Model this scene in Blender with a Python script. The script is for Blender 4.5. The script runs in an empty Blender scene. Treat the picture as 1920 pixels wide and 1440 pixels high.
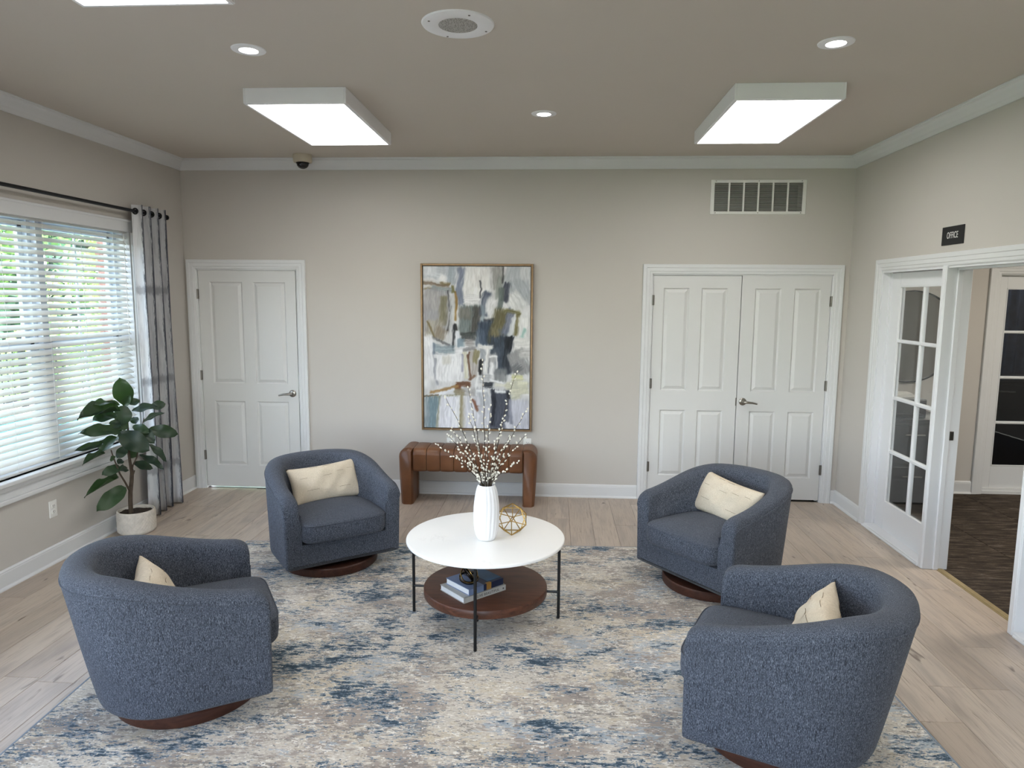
import bpy, bmesh, math, random
import numpy as np
from mathutils import Vector, Matrix, noise as mnoise

random.seed(7)
rng = np.random.default_rng(7)
PI = math.pi
SC = bpy.context.scene
COL = SC.collection

# ------------------------------------------------------------------ camera
F_PX, YAW, PITCH, ROLL, CAM_H = 1301.62, 0.0593, -0.1253, 0.0076, 1.8216
cy_, sy_ = math.cos(YAW), math.sin(YAW)
cp_, sp_ = math.cos(PITCH), math.sin(PITCH)
fwd = Vector((-sy_ * cp_, cy_ * cp_, sp_))
rgt = Vector((cy_, sy_, 0))
upv = rgt.cross(fwd)
r2 = math.cos(ROLL) * rgt + math.sin(ROLL) * upv
u2 = -math.sin(ROLL) * rgt + math.cos(ROLL) * upv
cam_d = bpy.data.cameras.new('camera')
cam_d.sensor_fit = 'HORIZONTAL'
cam_d.sensor_width = 36
cam_d.lens = F_PX / 1920 * 36
cam_d.clip_start = 0.05
cam_d.clip_end = 200
cam = bpy.data.objects.new('camera', cam_d)
COL.objects.link(cam)
M = Matrix((r2, u2, -fwd)).transposed().to_4x4()
M.translation = Vector((0, 0, CAM_H))
cam.matrix_world = M
SC.camera = cam

# ------------------------------------------------------------------ view + light
SC.view_settings.view_transform = 'Standard'
SC.view_settings.look = 'None'
SC.view_settings.gamma = 1
SC.view_settings.use_curve_mapping = False
SC.view_settings.exposure = 0.06
LAMP_L = 10.0          # radiance of the ceiling fixture lenses
SKY = 2.6
SUN = 13.0

world = bpy.data.worlds.new('world')
SC.world = world
world.use_nodes = True
wn = world.node_tree.nodes
wl = world.node_tree.links
wn.clear()
sky = wn.new('ShaderNodeTexSky')
sky.sky_type = 'NISHITA'
sky.sun_disc = False
sky.sun_elevation = math.radians(52)
sky.sun_rotation = math.radians(70)
bg = wn.new('ShaderNodeBackground')
bg.inputs['Strength'].default_value = SKY
wo = wn.new('ShaderNodeOutputWorld')
hsv = wn.new('ShaderNodeHueSaturation')       # desaturated for white balance: a paler sky
hsv.inputs['Saturation'].default_value = 0.55
wl.new(sky.outputs[0], hsv.inputs['Color'])
wl.new(hsv.outputs[0], bg.inputs[0])
wl.new(bg.outputs[0], wo.inputs[0])

sun_d = bpy.data.lights.new('sun', 'SUN')
sun_d.energy = SUN
sun_d.angle = math.radians(0.6)
sun_d.color = (1, 0.95, 0.86)
sun = bpy.data.objects.new('sun', sun_d)
COL.objects.link(sun)
sun.rotation_euler = Vector((-0.64, 0.06, -0.76)).to_track_quat('-Z', 'Y').to_euler()

YR0 = -1.9
def area(name, loc, sx, sy, power, color, rot):
    d = bpy.data.lights.new(name, 'AREA')
    d.shape = 'RECTANGLE'
    d.size, d.size_y, d.energy, d.color = sx, sy, power, color
    o = bpy.data.objects.new(name, d)
    COL.objects.link(o)
    o.location = loc
    o.rotation_euler = rot
    return o

# daylight portals in the window openings of the left wall (guide the sky light only)
for yc, ln in ((4.15, 2.6), (0.7, 2.8)):
    pl = area('daylight_portal', (-3.62, yc, 1.485), 1.7, ln, 1, (1, 1, 1), (0, -PI / 2, 0))
    pl.data.cycles.is_portal = True
pl = area('daylight_portal_rear', (-1.4, YR0 - 0.16, 1.45), 3.2, 1.9, 1, (1, 1, 1), (-PI / 2, 0, 0))
pl.data.cycles.is_portal = True
area('office_fill', (4.6, 4.4, 2.95), 0.6, 1.1, 72, (1, 0.93, 0.82), (0, 0, 0))  # unseen area light added to brighten the office

area('store_fill', (4.9, 7.3, 2.8), 0.4, 0.4, 14, (0.9, 0.95, 1), (0, 0, 0))  # added light, lifts the dark curtain behind the glazed door

# ------------------------------------------------------------------ node materials
def lin(c):
    return tuple(((x / 255) / 12.92 if x / 255 <= 0.04045 else ((x / 255 + 0.055) / 1.055) ** 2.4) for x in c)

class NT:
    def __init__(s, name):
        s.m = bpy.data.materials.new(name)
        s.m.use_nodes = True
        s.t = s.m.node_tree
        s.n = s.t.nodes
        s.n.clear()
        s.out = s.n.new('ShaderNodeOutputMaterial')
    def node(s, typ, **kw):
        n = s.n.new(typ)
        for k, v in kw.items():
            setattr(n, k, v)
        return n
    def link(s, a, b):
        s.t.links.new(a, b)
    def setin(s, n, key, v):
        if hasattr(v, 'is_linked'):
            s.link(v, n.inputs[key])
        else:
            n.inputs[key].default_value = v
    def coords(s, kind='Object', scale=(1, 1, 1), loc=None, rot=(0, 0, 0)):
        tc = s.node('ShaderNodeTexCoord')
        mp = s.node('ShaderNodeMapping')
        s.link(tc.outputs[kind], mp.inputs[0])
        mp.inputs['Scale'].default_value = scale
        mp.inputs['Rotation'].default_value = rot
        if loc is not None:
            s.setin(mp, 'Location', loc)
        return mp.outputs[0]
    def noise(s, co, scale=5, detail=3, rough=0.5, dist=0.0):
        n = s.node('ShaderNodeTexNoise')
        s.link(co, n.inputs['Vector'])
        n.inputs['Scale'].default_value = scale
        n.inputs['Detail'].default_value = detail
        n.inputs['Roughness'].default_value = rough
        n.inputs['Distortion'].default_value = dist
        return n.outputs['Fac']
    def ramp(s, fac, stops, interp='LINEAR'):
        r = s.node('ShaderNodeValToRGB')
        r.color_ramp.interpolation = interp
        e = r.color_ramp.elements
        while len(e) < len(stops):
            e.new(0.5)
        for i, (p, c) in enumerate(stops):
            e[i].position = p
            e[i].color = (*c, 1) if len(c) == 3 else c
        s.link(fac, r.inputs[0])
        return r.outputs[0]
    def step(s, fac, a, b):
        n = s.node('ShaderNodeMapRange')
        n.interpolation_type = 'SMOOTHSTEP'
        s.link(fac, n.inputs[0])
        n.inputs[1].default_value, n.inputs[2].default_value = a, b
        return n.outputs[0]
    def math(s, op, a, b=0.0, c=0.0):
        n = s.node('ShaderNodeMath', operation=op)
        s.setin(n, 0, a)
        s.setin(n, 1, b)
        if op == 'MULTIPLY_ADD':
            s.setin(n, 2, c)
        return n.outputs[0]
    def mix(s, fac, a, b, blend='MIX'):
        n = s.node('ShaderNodeMix', data_type='RGBA', blend_type=blend)
        s.setin(n, 0, fac)
        s.setin(n, 6, a if hasattr(a, 'is_linked') else (*a, 1)[:4])
        s.setin(n, 7, b if hasattr(b, 'is_linked') else (*b, 1)[:4])
        return n.outputs[2]
    def bump(s, h, strength=0.3, dist=0.01):
        n = s.node('ShaderNodeBump')
        n.inputs['Strength'].default_value = strength
        n.inputs['Distance'].default_value = dist
        s.link(h, n.inputs['Height'])
        return n.outputs[0]
    def bsdf(s, color, rough=0.5, metal=0.0, normal=None, spec=0.5, **kw):
        b = s.node('ShaderNodeBsdfPrincipled')
        s.setin(b, 'Base Color', color if hasattr(color, 'is_linked') else (*color, 1))
        s.setin(b, 'Roughness', rough)
        b.inputs['Metallic'].default_value = metal
        b.inputs['Specular IOR Level'].default_value = spec
        for k, v in kw.items():
            s.setin(b, k, v)
        if normal is not None:
            s.link(normal, b.inputs['Normal'])
        return b.outputs[0]
    def done(s, sh):
        s.link(sh, s.out.inputs[0])
        return s.m

def simple(name, rgb, rough=0.5, metal=0.0, var=0.04, nscale=8, bump=0.0, bscale=200, spec=0.5, bdist=0.002):
    t = NT(name)
    co = t.coords()
    c = lin(rgb)
    n = t.noise(co, nscale, 3)
    lo = tuple(x * (1 - var) for x in c)
    hi = tuple(min(1, x * (1 + var)) for x in c)
    col = t.ramp(n, [(0.3, lo), (0.7, hi)])
    nm = t.bump(t.noise(co, bscale, 2), bump, bdist) if bump else None
    return t.done(t.bsdf(col, rough, metal, nm, spec))

MAT = {}
MAT['wall'] = simple('wall_paint', (194, 189, 182), 0.75, var=0.012, nscale=1.2, bump=0.12, bscale=180, spec=0.3)
MAT['ceiling'] = simple('ceiling_paint', (200, 192, 182), 0.9, var=0.012, nscale=1.0, bump=0.1, bscale=150, spec=0.2)
MAT['trim'] = simple('white_trim_paint', (216, 217, 217), 0.35, var=0.012, nscale=3, spec=0.45)
MAT['door'] = simple('white_door_paint', (212, 212, 210), 0.42, var=0.012, nscale=2, bump=0.04, bscale=300, spec=0.4)
MAT['sidelight'] = simple('white_gloss_paint', (222, 223, 225), 0.35, var=0.01, nscale=2, spec=0.45)
MAT['gap'] = simple('dark_gap', (52, 46, 40), 0.9, var=0.1)
MAT['black'] = simple('black_metal', (22, 22, 24), 0.42, 0.3, var=0.1, nscale=30)
MAT['rodblack'] = simple('rod_black', (18, 19, 24), 0.45, 0.4, var=0.1)
MAT['nickel'] = simple('satin_nickel', (150, 146, 140), 0.28, 1.0, var=0.06, nscale=40)
MAT['hinge'] = simple('hinge_metal', (120, 116, 110), 0.38, 0.9, var=0.08, nscale=30)
MAT['plastic'] = simple('white_plastic', (228, 227, 222), 0.4, var=0.01)
MAT['slot'] = simple('dark_slot', (60, 58, 56), 0.7, var=0.1)
MAT['fixture'] = simple('fixture_enamel', (236, 236, 238), 0.4, var=0.01)
MAT['camcase'] = simple('cream_plastic', (196, 186, 166), 0.5, var=0.02)
MAT['domeglass'] = simple('smoked_dome', (10, 11, 16), 0.08, var=0.1)
MAT['signblack'] = simple('sign_black', (12, 12, 15), 0.5, var=0.05)
MAT['signwhite'] = simple('sign_letter_white', (225, 225, 222), 0.5, var=0.02)
MAT['soil'] = simple('potting_soil', (44, 34, 26), 0.95, var=0.5, nscale=60, bump=0.8, bscale=90, bdist=0.01)
MAT['bark'] = simple('plant_bark', (70, 58, 46), 0.85, var=0.25, nscale=40, bump=0.4, bscale=90)
MAT['twig'] = simple('twig_bark', (58, 48, 36), 0.8, var=0.25, nscale=60)
MAT['catkin'] = simple('catkin_fluff', (232, 228, 216), 0.9, var=0.06, nscale=90, spec=0.2)
MAT['gold'] = simple('brushed_gold', (168, 138, 80), 0.36, 1.0, var=0.1, nscale=60)
MAT['frame'] = simple('champagne_frame', (120, 98, 74), 0.35, 0.7, var=0.12, nscale=25)
MAT['frameliner'] = simple('frame_liner', (40, 34, 30), 0.6, var=0.1)
MAT['bronze'] = simple('dark_bronze', (40, 34, 28), 0.25, 0.9, var=0.2, nscale=30)
MAT['bronze_edge'] = simple('bronze_edge', (150, 120, 62), 0.3, 0.9, var=0.15, nscale=30)
MAT['pages'] = simple('book_pages', (214, 214, 214), 0.8, var=0.05, nscale=120)
MAT['cover_grey'] = simple('book_cover_greige', (176, 174, 168), 0.6, var=0.03)
MAT['cover_blue'] = simple('book_cover_dusty_blue', (112, 128, 158), 0.5, var=0.06)
MAT['cover_navy'] = simple('book_cover_navy', (20, 32, 60), 0.4, var=0.25, nscale=14)
MAT['cover_teal'] = simple('book_cover_teal', (34, 78, 110), 0.35, var=0.35, nscale=10)
MAT['cover_gold'] = simple('book_band_gold', (160, 118, 56), 0.45, 0.2, var=0.15, nscale=20)
MAT['ink'] = simple('book_ink', (70, 68, 66), 0.7, var=0.1)
MAT['blackdesk'] = simple('black_laminate', (30, 30, 33), 0.35, var=0.1)
MAT['blackcloth'] = simple('black_mesh_fabric', (30, 31, 34), 0.8, var=0.2, nscale=60)
MAT['paper'] = simple('paper_white', (232, 230, 224), 0.8, var=0.02)
MAT['darkcurtain'] = simple('dark_blue_curtain', (52, 58, 72), 0.9, var=0.35, nscale=14)
MAT['brass'] = simple('threshold_brass', (160, 142, 104), 0.5, 0.4, var=0.08, nscale=30)
MAT['brick_red'] = simple('brick_clay', (128, 88, 72), 0.9, var=0.15, nscale=12)
MAT['concrete'] = simple('pool_deck_concrete', (168, 166, 160), 0.9, var=0.08, nscale=2)
MAT['grass'] = simple('lawn_grass', (96, 128, 62), 0.95, var=0.3, nscale=6)
MAT['foliage'] = simple('tree_foliage', (112, 146, 76), 0.8, var=0.4, nscale=3)
MAT['foliage2'] = simple('shrub_foliage', (164, 186, 112), 0.8, var=0.4, nscale=4)
MAT['foliage3'] = simple('far_foliage', (80, 120, 88), 0.85, var=0.35, nscale=2)
MAT['pool'] = simple('pool_water', (30, 165, 185), 0.06, var=0.12, nscale=3)
MAT['vinyl'] = simple('window_vinyl', (206, 214, 226), 0.4, var=0.02)
MAT['vent'] = simple('vent_enamel', (222, 221, 216), 0.45, var=0.01)
MAT['ventslat'] = simple('vent_louver_enamel', (172, 172, 166), 0.5, var=0.02)
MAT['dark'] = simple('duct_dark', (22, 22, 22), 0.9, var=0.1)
MAT['weather'] = simple('weather_strip_tan', (168, 156, 136), 0.8, var=0.3, nscale=120)
MAT['siding'] = simple('exterior_siding', (190, 182, 166), 0.9, var=0.03)

def m_planks():
    t = NT('oak_plank')
    oi = t.node('ShaderNodeObjectInfo')
    off = t.node('ShaderNodeCombineXYZ')
    t.link(t.math('MULTIPLY', oi.outputs['Random'], 37.0), off.inputs[0])
    t.link(t.math('MULTIPLY', oi.outputs['Random'], 91.0), off.inputs[1])
    co = t.coords('Object', (1, 1, 1), off.outputs[0])
    mp = t.node('ShaderNodeMapping')
    t.link(co, mp.inputs[0])
    mp.inputs['Scale'].default_value = (26, 1.6, 1)
    grain = t.noise(mp.outputs[0], 3.0, 6, 0.62, 0.4)
    mp2 = t.node('ShaderNodeMapping')
    t.link(co, mp2.inputs[0])
    mp2.inputs['Scale'].default_value = (7, 1.1, 1)
    broad = t.noise(mp2.outputs[0], 1.4, 3, 0.5, 0.8)
    mp3 = t.node('ShaderNodeMapping')
    t.link(co, mp3.inputs[0])
    mp3.inputs['Scale'].default_value = (15, 3.2, 1)
    knot = t.step(t.noise(mp3.outputs[0], 1.15, 2, 0.4, 1.2), 0.68, 0.77)
    base = t.ramp(oi.outputs['Random'], [(0.0, lin((176, 161, 146))), (0.5, lin((184, 169, 154))), (1.0, lin((194, 180, 165)))])
    c = t.mix(t.math('MULTIPLY', t.step(grain, 0.45, 0.75), 0.75), base, lin((150, 135, 123)))
    c = t.mix(t.math('MULTIPLY', t.step(broad, 0.42, 0.72), 0.6), c, lin((148, 136, 127)))
    c = t.mix(t.math('MULTIPLY', knot, 0.8), c, lin((92, 76, 66)))
    nm = t.bump(grain, 0.12, 0.002)
    rough = t.math('MULTIPLY_ADD', grain, 0.16, 0.28)
    return t.done(t.bsdf(c, rough, 0, nm, 0.4))
MAT['plank'] = m_planks()

def m_carpet():
    t = NT('office_carpet')
    oi = t.node('ShaderNodeObjectInfo')
    off = t.node('ShaderNodeCombineXYZ')
    t.link(t.math('MULTIPLY', oi.outputs['Random'], 53.0), off.inputs[0])
    co = t.coords('Object', (2.2, 15, 1), off.outputs[0])
    a = t.noise(co, 2.2, 5, 0.7, 0.5)
    co2 = t.coords('Object', (20, 60, 1), off.outputs[0])
    b = t.noise(co2, 4, 3, 0.6)
    c = t.ramp(a, [(0.3, lin((40, 36, 33))), (0.46, lin((64, 57, 51))), (0.56, lin((82, 72, 62))), (0.66, lin((112, 104, 96)))])
    c = t.mix(t.math('MULTIPLY', t.step(b, 0.4, 0.7), 0.45), c, lin((44, 38, 34)))
    return t.done(t.bsdf(c, 0.95, 0, t.bump(b, 0.5, 0.004), 0.1))
MAT['carpet'] = m_carpet()

def m_fabric():
    t = NT('slate_blue_tweed')
    co = t.coords('Object')
    fine = t.noise(t.coords('Object', (430, 430, 130)), 1.0, 2, 0.75)
    slub = t.noise(t.coords('Object', (330, 330, 30)), 1.0, 2, 0.6)
    broad = t.noise(co, 6, 3)
    c = t.ramp(fine, [(0.28, lin((32, 35, 42))), (0.5, lin((73, 78, 89))), (0.72, lin((127, 133, 144)))])
    c = t.mix(t.math('MULTIPLY', t.step(slub, 0.575, 0.64), 0.7), c, lin((28, 31, 38)))
    c = t.mix(t.math('MULTIPLY', t.step(broad, 0.4, 0.7), 0.2), c, lin((64, 67, 74)))
    nm = t.bump(fine, 0.3, 0.002)
    return t.done(t.bsdf(c, 0.92, 0, nm, 0.15, **{'Sheen Weight': 0.06, 'Sheen Roughness': 0.5}))
MAT['fabric'] = m_fabric()

def m_linen():
    t = NT('beige_linen')
    a = t.noise(t.coords('Object', (300, 40, 300)), 1, 2, 0.6)
    b = t.noise(t.coords('Object'), 9, 3)
    c = t.ramp(a, [(0.3, lin((194, 181, 160))), (0.7, lin((222, 210, 190)))])
    c = t.mix(t.math('MULTIPLY', t.step(b, 0.45, 0.7), 0.3), c, lin((188, 174, 152)))
    return t.done(t.bsdf(c, 0.9, 0, t.bump(a, 0.3, 0.002), 0.2))
MAT['linen'] = m_linen()
MAT['stitch'] = simple('linen_slit', (128, 112, 90), 0.9, var=0.1)

def m_wood(name, dark, light, sc=(3, 28, 28), rough=0.4):
    t = NT(name)
    co = t.coords('Object', sc)
    a = t.noise(co, 1.6, 6, 0.62, 0.8)
    b = t.noise(t.coords('Object', (2, 5, 5)), 1.2, 3)
    c = t.ramp(a, [(0.28, lin(dark)), (0.7, lin(light))])
    c = t.mix(t.math('MULTIPLY', t.step(b, 0.4, 0.7), 0.35), c, lin(dark))
    return t.done(t.bsdf(c, rough, 0, t.bump(a, 0.1, 0.002), 0.4))
MAT['walnut'] = m_wood('mango_wood', (60, 36, 27), (106, 66, 48))
MAT['darkwalnut'] = m_wood('dark_walnut', (52, 28, 20), (80, 47, 34), rough=0.45)

def m_marble():
    t = NT('white_marble')
    co = t.coords('Object')
    w = t.noise(co, 4.5, 8, 0.62, 1.6)
    v = t.math('ABSOLUTE', t.math('SUBTRACT', w, 0.5))
    vein = t.step(v, 0.0, 0.02)
    patch = t.step(t.noise(co, 3.2, 2), 0.52, 0.68)
    amt = t.math('MULTIPLY', t.math('SUBTRACT', 1.0, vein), t.math('MULTIPLY', patch, 0.22))
    c = t.mix(amt, lin((246, 245, 242)), lin((190, 186, 180)))
    return t.done(t.bsdf(c, 0.28, 0, None, 0.4))
MAT['marble'] = m_marble()
MAT['ceramic'] = simple('matte_white_ceramic', (234, 234, 236), 0.45, var=0.01, nscale=10, spec=0.35)

def m_leather():
    t = NT('cognac_leather')
    co = t.coords('Object')
    v = t.node('ShaderNodeTexVoronoi')
    t.link(co, v.inputs['Vector'])
    v.inputs['Scale'].default_value = 240
    n = t.noise(co, 5, 4)
    c = t.ramp(n, [(0.3, lin((90, 56, 33))), (0.55, lin((110, 70, 42))), (0.75, lin((127, 84, 53)))])
    return t.done(t.bsdf(c, 0.38, 0, t.bump(v.outputs['Distance'], 0.15, 0.002), 0.45))
MAT['leather'] = m_leather()

def m_leaf():
    t = NT('fiddle_leaf')
    oi = t.node('ShaderNodeObjectInfo')
    co = t.coords('Object')
    n = t.noise(co, 25, 3)
    tc = t.coords('Object', (1, 1, 1))
    wv = t.node('ShaderNodeTexWave')
    t.link(t.coords('Object', (1, 1, 1), None, (0, 0, 0.6)), wv.inputs[0])
    wv.inputs['Scale'].default_value = 14
    wv.inputs['Distortion'].default_value = 1.5
    base = t.ramp(oi.outputs['Random'], [(0.0, lin((18, 36, 30))), (0.6, lin((25, 46, 34))), (1.0, lin((48, 74, 40)))])
    c = t.mix(t.math('MULTIPLY', t.step(wv.outputs['Fac'], 0.9, 1.0), 0.3), base, lin((112, 138, 92)))
    c = t.mix(t.math('MULTIPLY', n, 0.35), c, lin((20, 38, 32)))
    d = t.bsdf(c, 0.38, 0, t.bump(wv.outputs['Fac'], 0.12, 0.004), 0.45)
    tr = t.node('ShaderNodeBsdfTranslucent')
    tr.inputs[0].default_value = (*lin((96, 132, 50)), 1)
    mx = t.node('ShaderNodeMixShader')
    mx.inputs[0].default_value = 0.08
    t.link(d, mx.inputs[1])
    t.link(tr.outputs[0], mx.inputs[2])
    return t.done(mx.outputs[0])
MAT['leaf'] = m_leaf()

def m_translucent(name, rgb, fac, rough=0.5):
    t = NT(name)
    c = t.ramp(t.noise(t.coords(), 6, 2), [(0.3, tuple(x * 0.98 for x in lin(rgb))), (0.7, lin(rgb))])
    d = t.bsdf(c, rough, 0, None, 0.3)
    tr = t.node('ShaderNodeBsdfTranslucent')
    t.link(c, tr.inputs[0])
    mx = t.node('ShaderNodeMixShader')
    mx.inputs[0].default_value = fac
    t.link(d, mx.inputs[1])
    t.link(tr.outputs[0], mx.inputs[2])
    return t.done(mx.outputs[0])
MAT['slat'] = m_translucent('faux_wood_slat', (236, 236, 232), 0.25)

def m_curtain():
    t = NT('ikat_stripe_curtain')
    uv = t.node('ShaderNodeUVMap')
    sep = t.node('ShaderNodeSeparateXYZ')
    t.link(uv.outputs[0], sep.inputs[0])
    mp = t.node('ShaderNodeMapping')
    t.link(uv.outputs[0], mp.inputs[0])
    mp.inputs['Scale'].default_value = (30, 42, 1)
    n1 = t.noise(mp.outputs[0], 1.0, 4, 0.7)
    mp2 = t.node('ShaderNodeMapping')
    t.link(uv.outputs[0], mp2.inputs[0])
    mp2.inputs['Scale'].default_value = (6, 5, 1)
    n2 = t.noise(mp2.outputs[0], 1.5, 3, 0.6)
    # stripes along the drop: u in stripe units
    fr = t.math('FRACT', sep.outputs[0])
    d = t.math('ABSOLUTE', t.math('SUBTRACT', fr, 0.5))
    dd = t.math('ADD', d, t.math('MULTIPLY', t.math('SUBTRACT', n1, 0.5), 0.42))
    dd = t.math('ADD', dd, t.math('MULTIPLY', t.math('SUBTRACT', n2, 0.5), 0.22))
    stripe = t.math('SUBTRACT', 1.0, t.step(dd, 0.08, 0.19))
    # faint horizontal bands
    fv = t.math('FRACT', t.math('MULTIPLY', sep.outputs[1], 3.4))
    dv = t.math('ABSOLUTE', t.math('SUBTRACT', fv, 0.5))
    dv = t.math('ADD', dv, t.math('MULTIPLY', t.math('SUBTRACT', n1, 0.5), 0.12))
    band = t.math('MULTIPLY', t.math('SUBTRACT', 1.0, t.step(dv, 0.02, 0.07)), 0.5)
    wash = t.math('MULTIPLY', t.step(n2, 0.45, 0.7), 0.3)
    amt = t.math('MAXIMUM', stripe, t.math('MAXIMUM', band, wash))
    c = t.mix(amt, lin((236, 236, 237)), lin((104, 106, 115)))
    c = t.mix(t.math('MULTIPLY', stripe, t.step(n1, 0.4, 0.6)), c, lin((60, 62, 72)))
    b = t.bsdf(c, 0.9, 0, None, 0.1)
    tr = t.node('ShaderNodeBsdfTranslucent')
    t.link(c, tr.inputs[0])
    mx = t.node('ShaderNodeMixShader')
    mx.inputs[0].default_value = 0.3
    t.link(b, mx.inputs[1])
    t.link(tr.outputs[0], mx.inputs[2])
    return t.done(mx.outputs[0])
MAT['curtain'] = m_curtain()

def m_glass(name, gloss=0.1, tint=(0.95, 0.97, 0.98)):
    t = NT(name)
    lw = t.node('ShaderNodeFresnel')
    gm = t.node('ShaderNodeNewGeometry')
    t.link(t.math('SUBTRACT', 1.5, t.math('MULTIPLY', gm.outputs['Backfacing'], 1.5 - 1 / 1.5)), lw.inputs['IOR'])
    tr = t.node('ShaderNodeBsdfTransparent')
    tr.inputs[0].default_value = (*tint, 1)
    gl = t.node('ShaderNodeBsdfGlossy')
    gl.inputs['Roughness'].default_value = 0.02
    mx = t.node('ShaderNodeMixShader')
    t.link(t.math('MULTIPLY', lw.outputs[0], gloss * 10), mx.inputs[0])
    t.link(tr.outputs[0], mx.inputs[1])
    t.link(gl.outputs[0], mx.inputs[2])
    return t.done(mx.outputs[0])
MAT['glass'] = m_glass('clear_pane', 0.1)
MAT['glass_dark'] = m_glass('tinted_pane', 0.1, (0.7, 0.74, 0.78))
def m_mirror():
    t = NT('mirror_silver')
    gl = t.node('ShaderNodeBsdfGlossy')
    gl.inputs[0].default_value = (0.86, 0.87, 0.85, 1)
    gl.inputs['Roughness'].default_value = 0.02
    return t.done(gl.outputs[0])
MAT['mirror'] = m_mirror()

def m_lens():
    t = NT('lamp_lens')
    sx = t.node('ShaderNodeSeparateXYZ')
    t.link(t.coords('Object'), sx.inputs[0])
    # two tubes behind the diffuser
    d = t.math('ABSOLUTE', t.math('SUBTRACT', t.math('ABSOLUTE', sx.outputs[0]), 0.13))
    tube = t.math('SUBTRACT', 1.0, t.step(d, 0.0, 0.16))
    e = t.node('ShaderNodeEmission')
    e.inputs[0].default_value = (1.0, 0.985, 0.965, 1)
    t.link(t.math('MULTIPLY_ADD', tube, LAMP_L * 0.7, LAMP_L * 0.6), e.inputs[1])
    return t.done(e.outputs[0])
MAT['lens'] = m_lens()
def m_emit(name, col, s):
    t = NT(name)
    e = t.node('ShaderNodeEmission')
    e.inputs[0].default_value = (*col, 1)
    e.inputs[1].default_value = s
    return t.done(e.outputs[0])
MAT['led'] = m_emit('downlight_led', (1, 0.98, 0.95), 22)

def m_speaker():
    t = NT('speaker_grille')
    v = t.node('ShaderNodeTexVoronoi')
    t.link(t.coords('Object'), v.inputs['Vector'])
    v.inputs['Scale'].default_value = 190
    c = t.ramp(v.outputs['Distance'], [(0.25, lin((92, 90, 86))), (0.5, lin((176, 173, 168)))])
    return t.done(t.bsdf(c, 0.6))
MAT['grille'] = m_speaker()

def m_art():
    t = NT('canvas_paint')
    a = t.node('ShaderNodeAttribute')
    a.attribute_name = 'paint'
    n = t.noise(t.coords('Object', (40, 1, 14)), 3, 4, 0.65)
    return t.done(t.bsdf(a.outputs['Color'], 0.55, 0, t.bump(n, 0.25, 0.003), 0.3))
MAT['art'] = m_art()

def m_rug():
    t = NT('abstract_rug_pile')
    dens = t.node('ShaderNodeAttribute')
    dens.attribute_name = 'density'
    sp = t.node('ShaderNodeSeparateColor')
    t.link(dens.outputs['Color'], sp.inputs[0])
    navy_d, grey_d = sp.outputs[0], sp.outputs[1]
    # weaving: patches of short horizontal dashes, cells of about 9 x 5 mm
    tc = t.node('ShaderNodeTexCoord')
    snap = t.node('ShaderNodeVectorMath', operation='SNAP')
    t.link(tc.outputs['Object'], snap.inputs[0])
    snap.inputs[1].default_value = (0.0065, 0.0042, 1)
    def nz(sx, sy, scale, detail, rough, off=0.0, src=None):
        mp = t.node('ShaderNodeMapping')
        t.link(src if src is not None else snap.outputs[0], mp.inputs[0])
        mp.inputs['Scale'].default_value = (sx, sy, 1)
        mp.inputs['Location'].default_value = (off, off * 1.7, off)
        return t.noise(mp.outputs[0], scale, detail, rough)
    fine = nz(1.0, 2.2, 60, 2, 0.8, 5.0)
    dash = nz(1.0, 3.4, 15, 5, 0.78, 23.0)
    def layer(c, m, lo, hi, amt, rgb):
        return t.mix(t.math('MULTIPLY', t.step(m, lo, hi), amt), c, lin(rgb))
    def blend(a, wa, b, wb, extra=None, we=0.0):
        m = t.math('ADD', t.math('MULTIPLY', a, wa), t.math('MULTIPLY', b, wb))
        if extra is not None:
            m = t.math('ADD', m, t.math('MULTIPLY', extra, we))
        return m
    c = t.ramp(fine, [(0.3, lin((178, 167, 153))), (0.5, lin((199, 191, 178))), (0.7, lin((220, 213, 201)))])
    c = layer(c, blend(nz(1, 1.6, 2.4, 3, 0.6, 67.0), .5, nz(1, 2.4, 18, 3, 0.75, 71.0), .5), 0.50, 0.58, 0.55, (196, 180, 150))
    c = layer(c, blend(nz(1, 1.6, 2.4, 4, 0.62, 41.0), .62, dash, .38, grey_d, .08), 0.505, 0.545, 0.9, (158, 146, 136))
    c = layer(c, blend(nz(1, 1.4, 5, 4, 0.7, 45.0), .5, nz(1, 3.6, 18, 4, 0.78, 46.0), .5, grey_d, .06), 0.53, 0.562, 0.85, (130, 123, 117))
    c = layer(c, blend(nz(1, 1.5, 2.2, 4, 0.62, 97.0), .55, nz(1, 3.4, 16, 4, 0.78, 99.0), .45, navy_d, .11), 0.54, 0.59, 0.85, (164, 173, 181))
    c = layer(c, blend(nz(1, 2.2, 26, 2, 0.8, 151.0), .7, nz(1, 1.5, 6, 3, 0.6, 153.0), .3), 0.56, 0.60, 0.85, (232, 227, 217))
    nav = blend(nz(1, 2.0, 3.4, 5, 0.68, 11.0), .5, nz(1, 3.6, 17, 5, 0.8, 131.0), .5, navy_d, .12)
    c = layer(c, nav, 0.526, 0.545, 0.85, (118, 133, 146))
    c = layer(c, nav, 0.552, 0.566, 0.92, (70, 90, 105))
    c = layer(c, nav, 0.578, 0.592, 0.95, (44, 63, 77))
    c = layer(c, nz(1, 3.6, 20, 4, 0.8, 171.0), 0.63, 0.645, 0.85, (74, 92, 106))
    nm = t.bump(fine, 0.5, 0.004)
    return t.done(t.bsdf(c, 0.95, 0, nm, 0.1, **{'Sheen Weight': 0.15}))
MAT['rug'] = m_rug()
MAT['rugedge'] = simple('rug_binding', (132, 142, 152), 0.9, var=0.15, nscale=60)
MAT['potwhite'] = simple('whitewashed_pot', (206, 198, 186), 0.85, var=0.08, nscale=30, spec=0.2)

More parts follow.
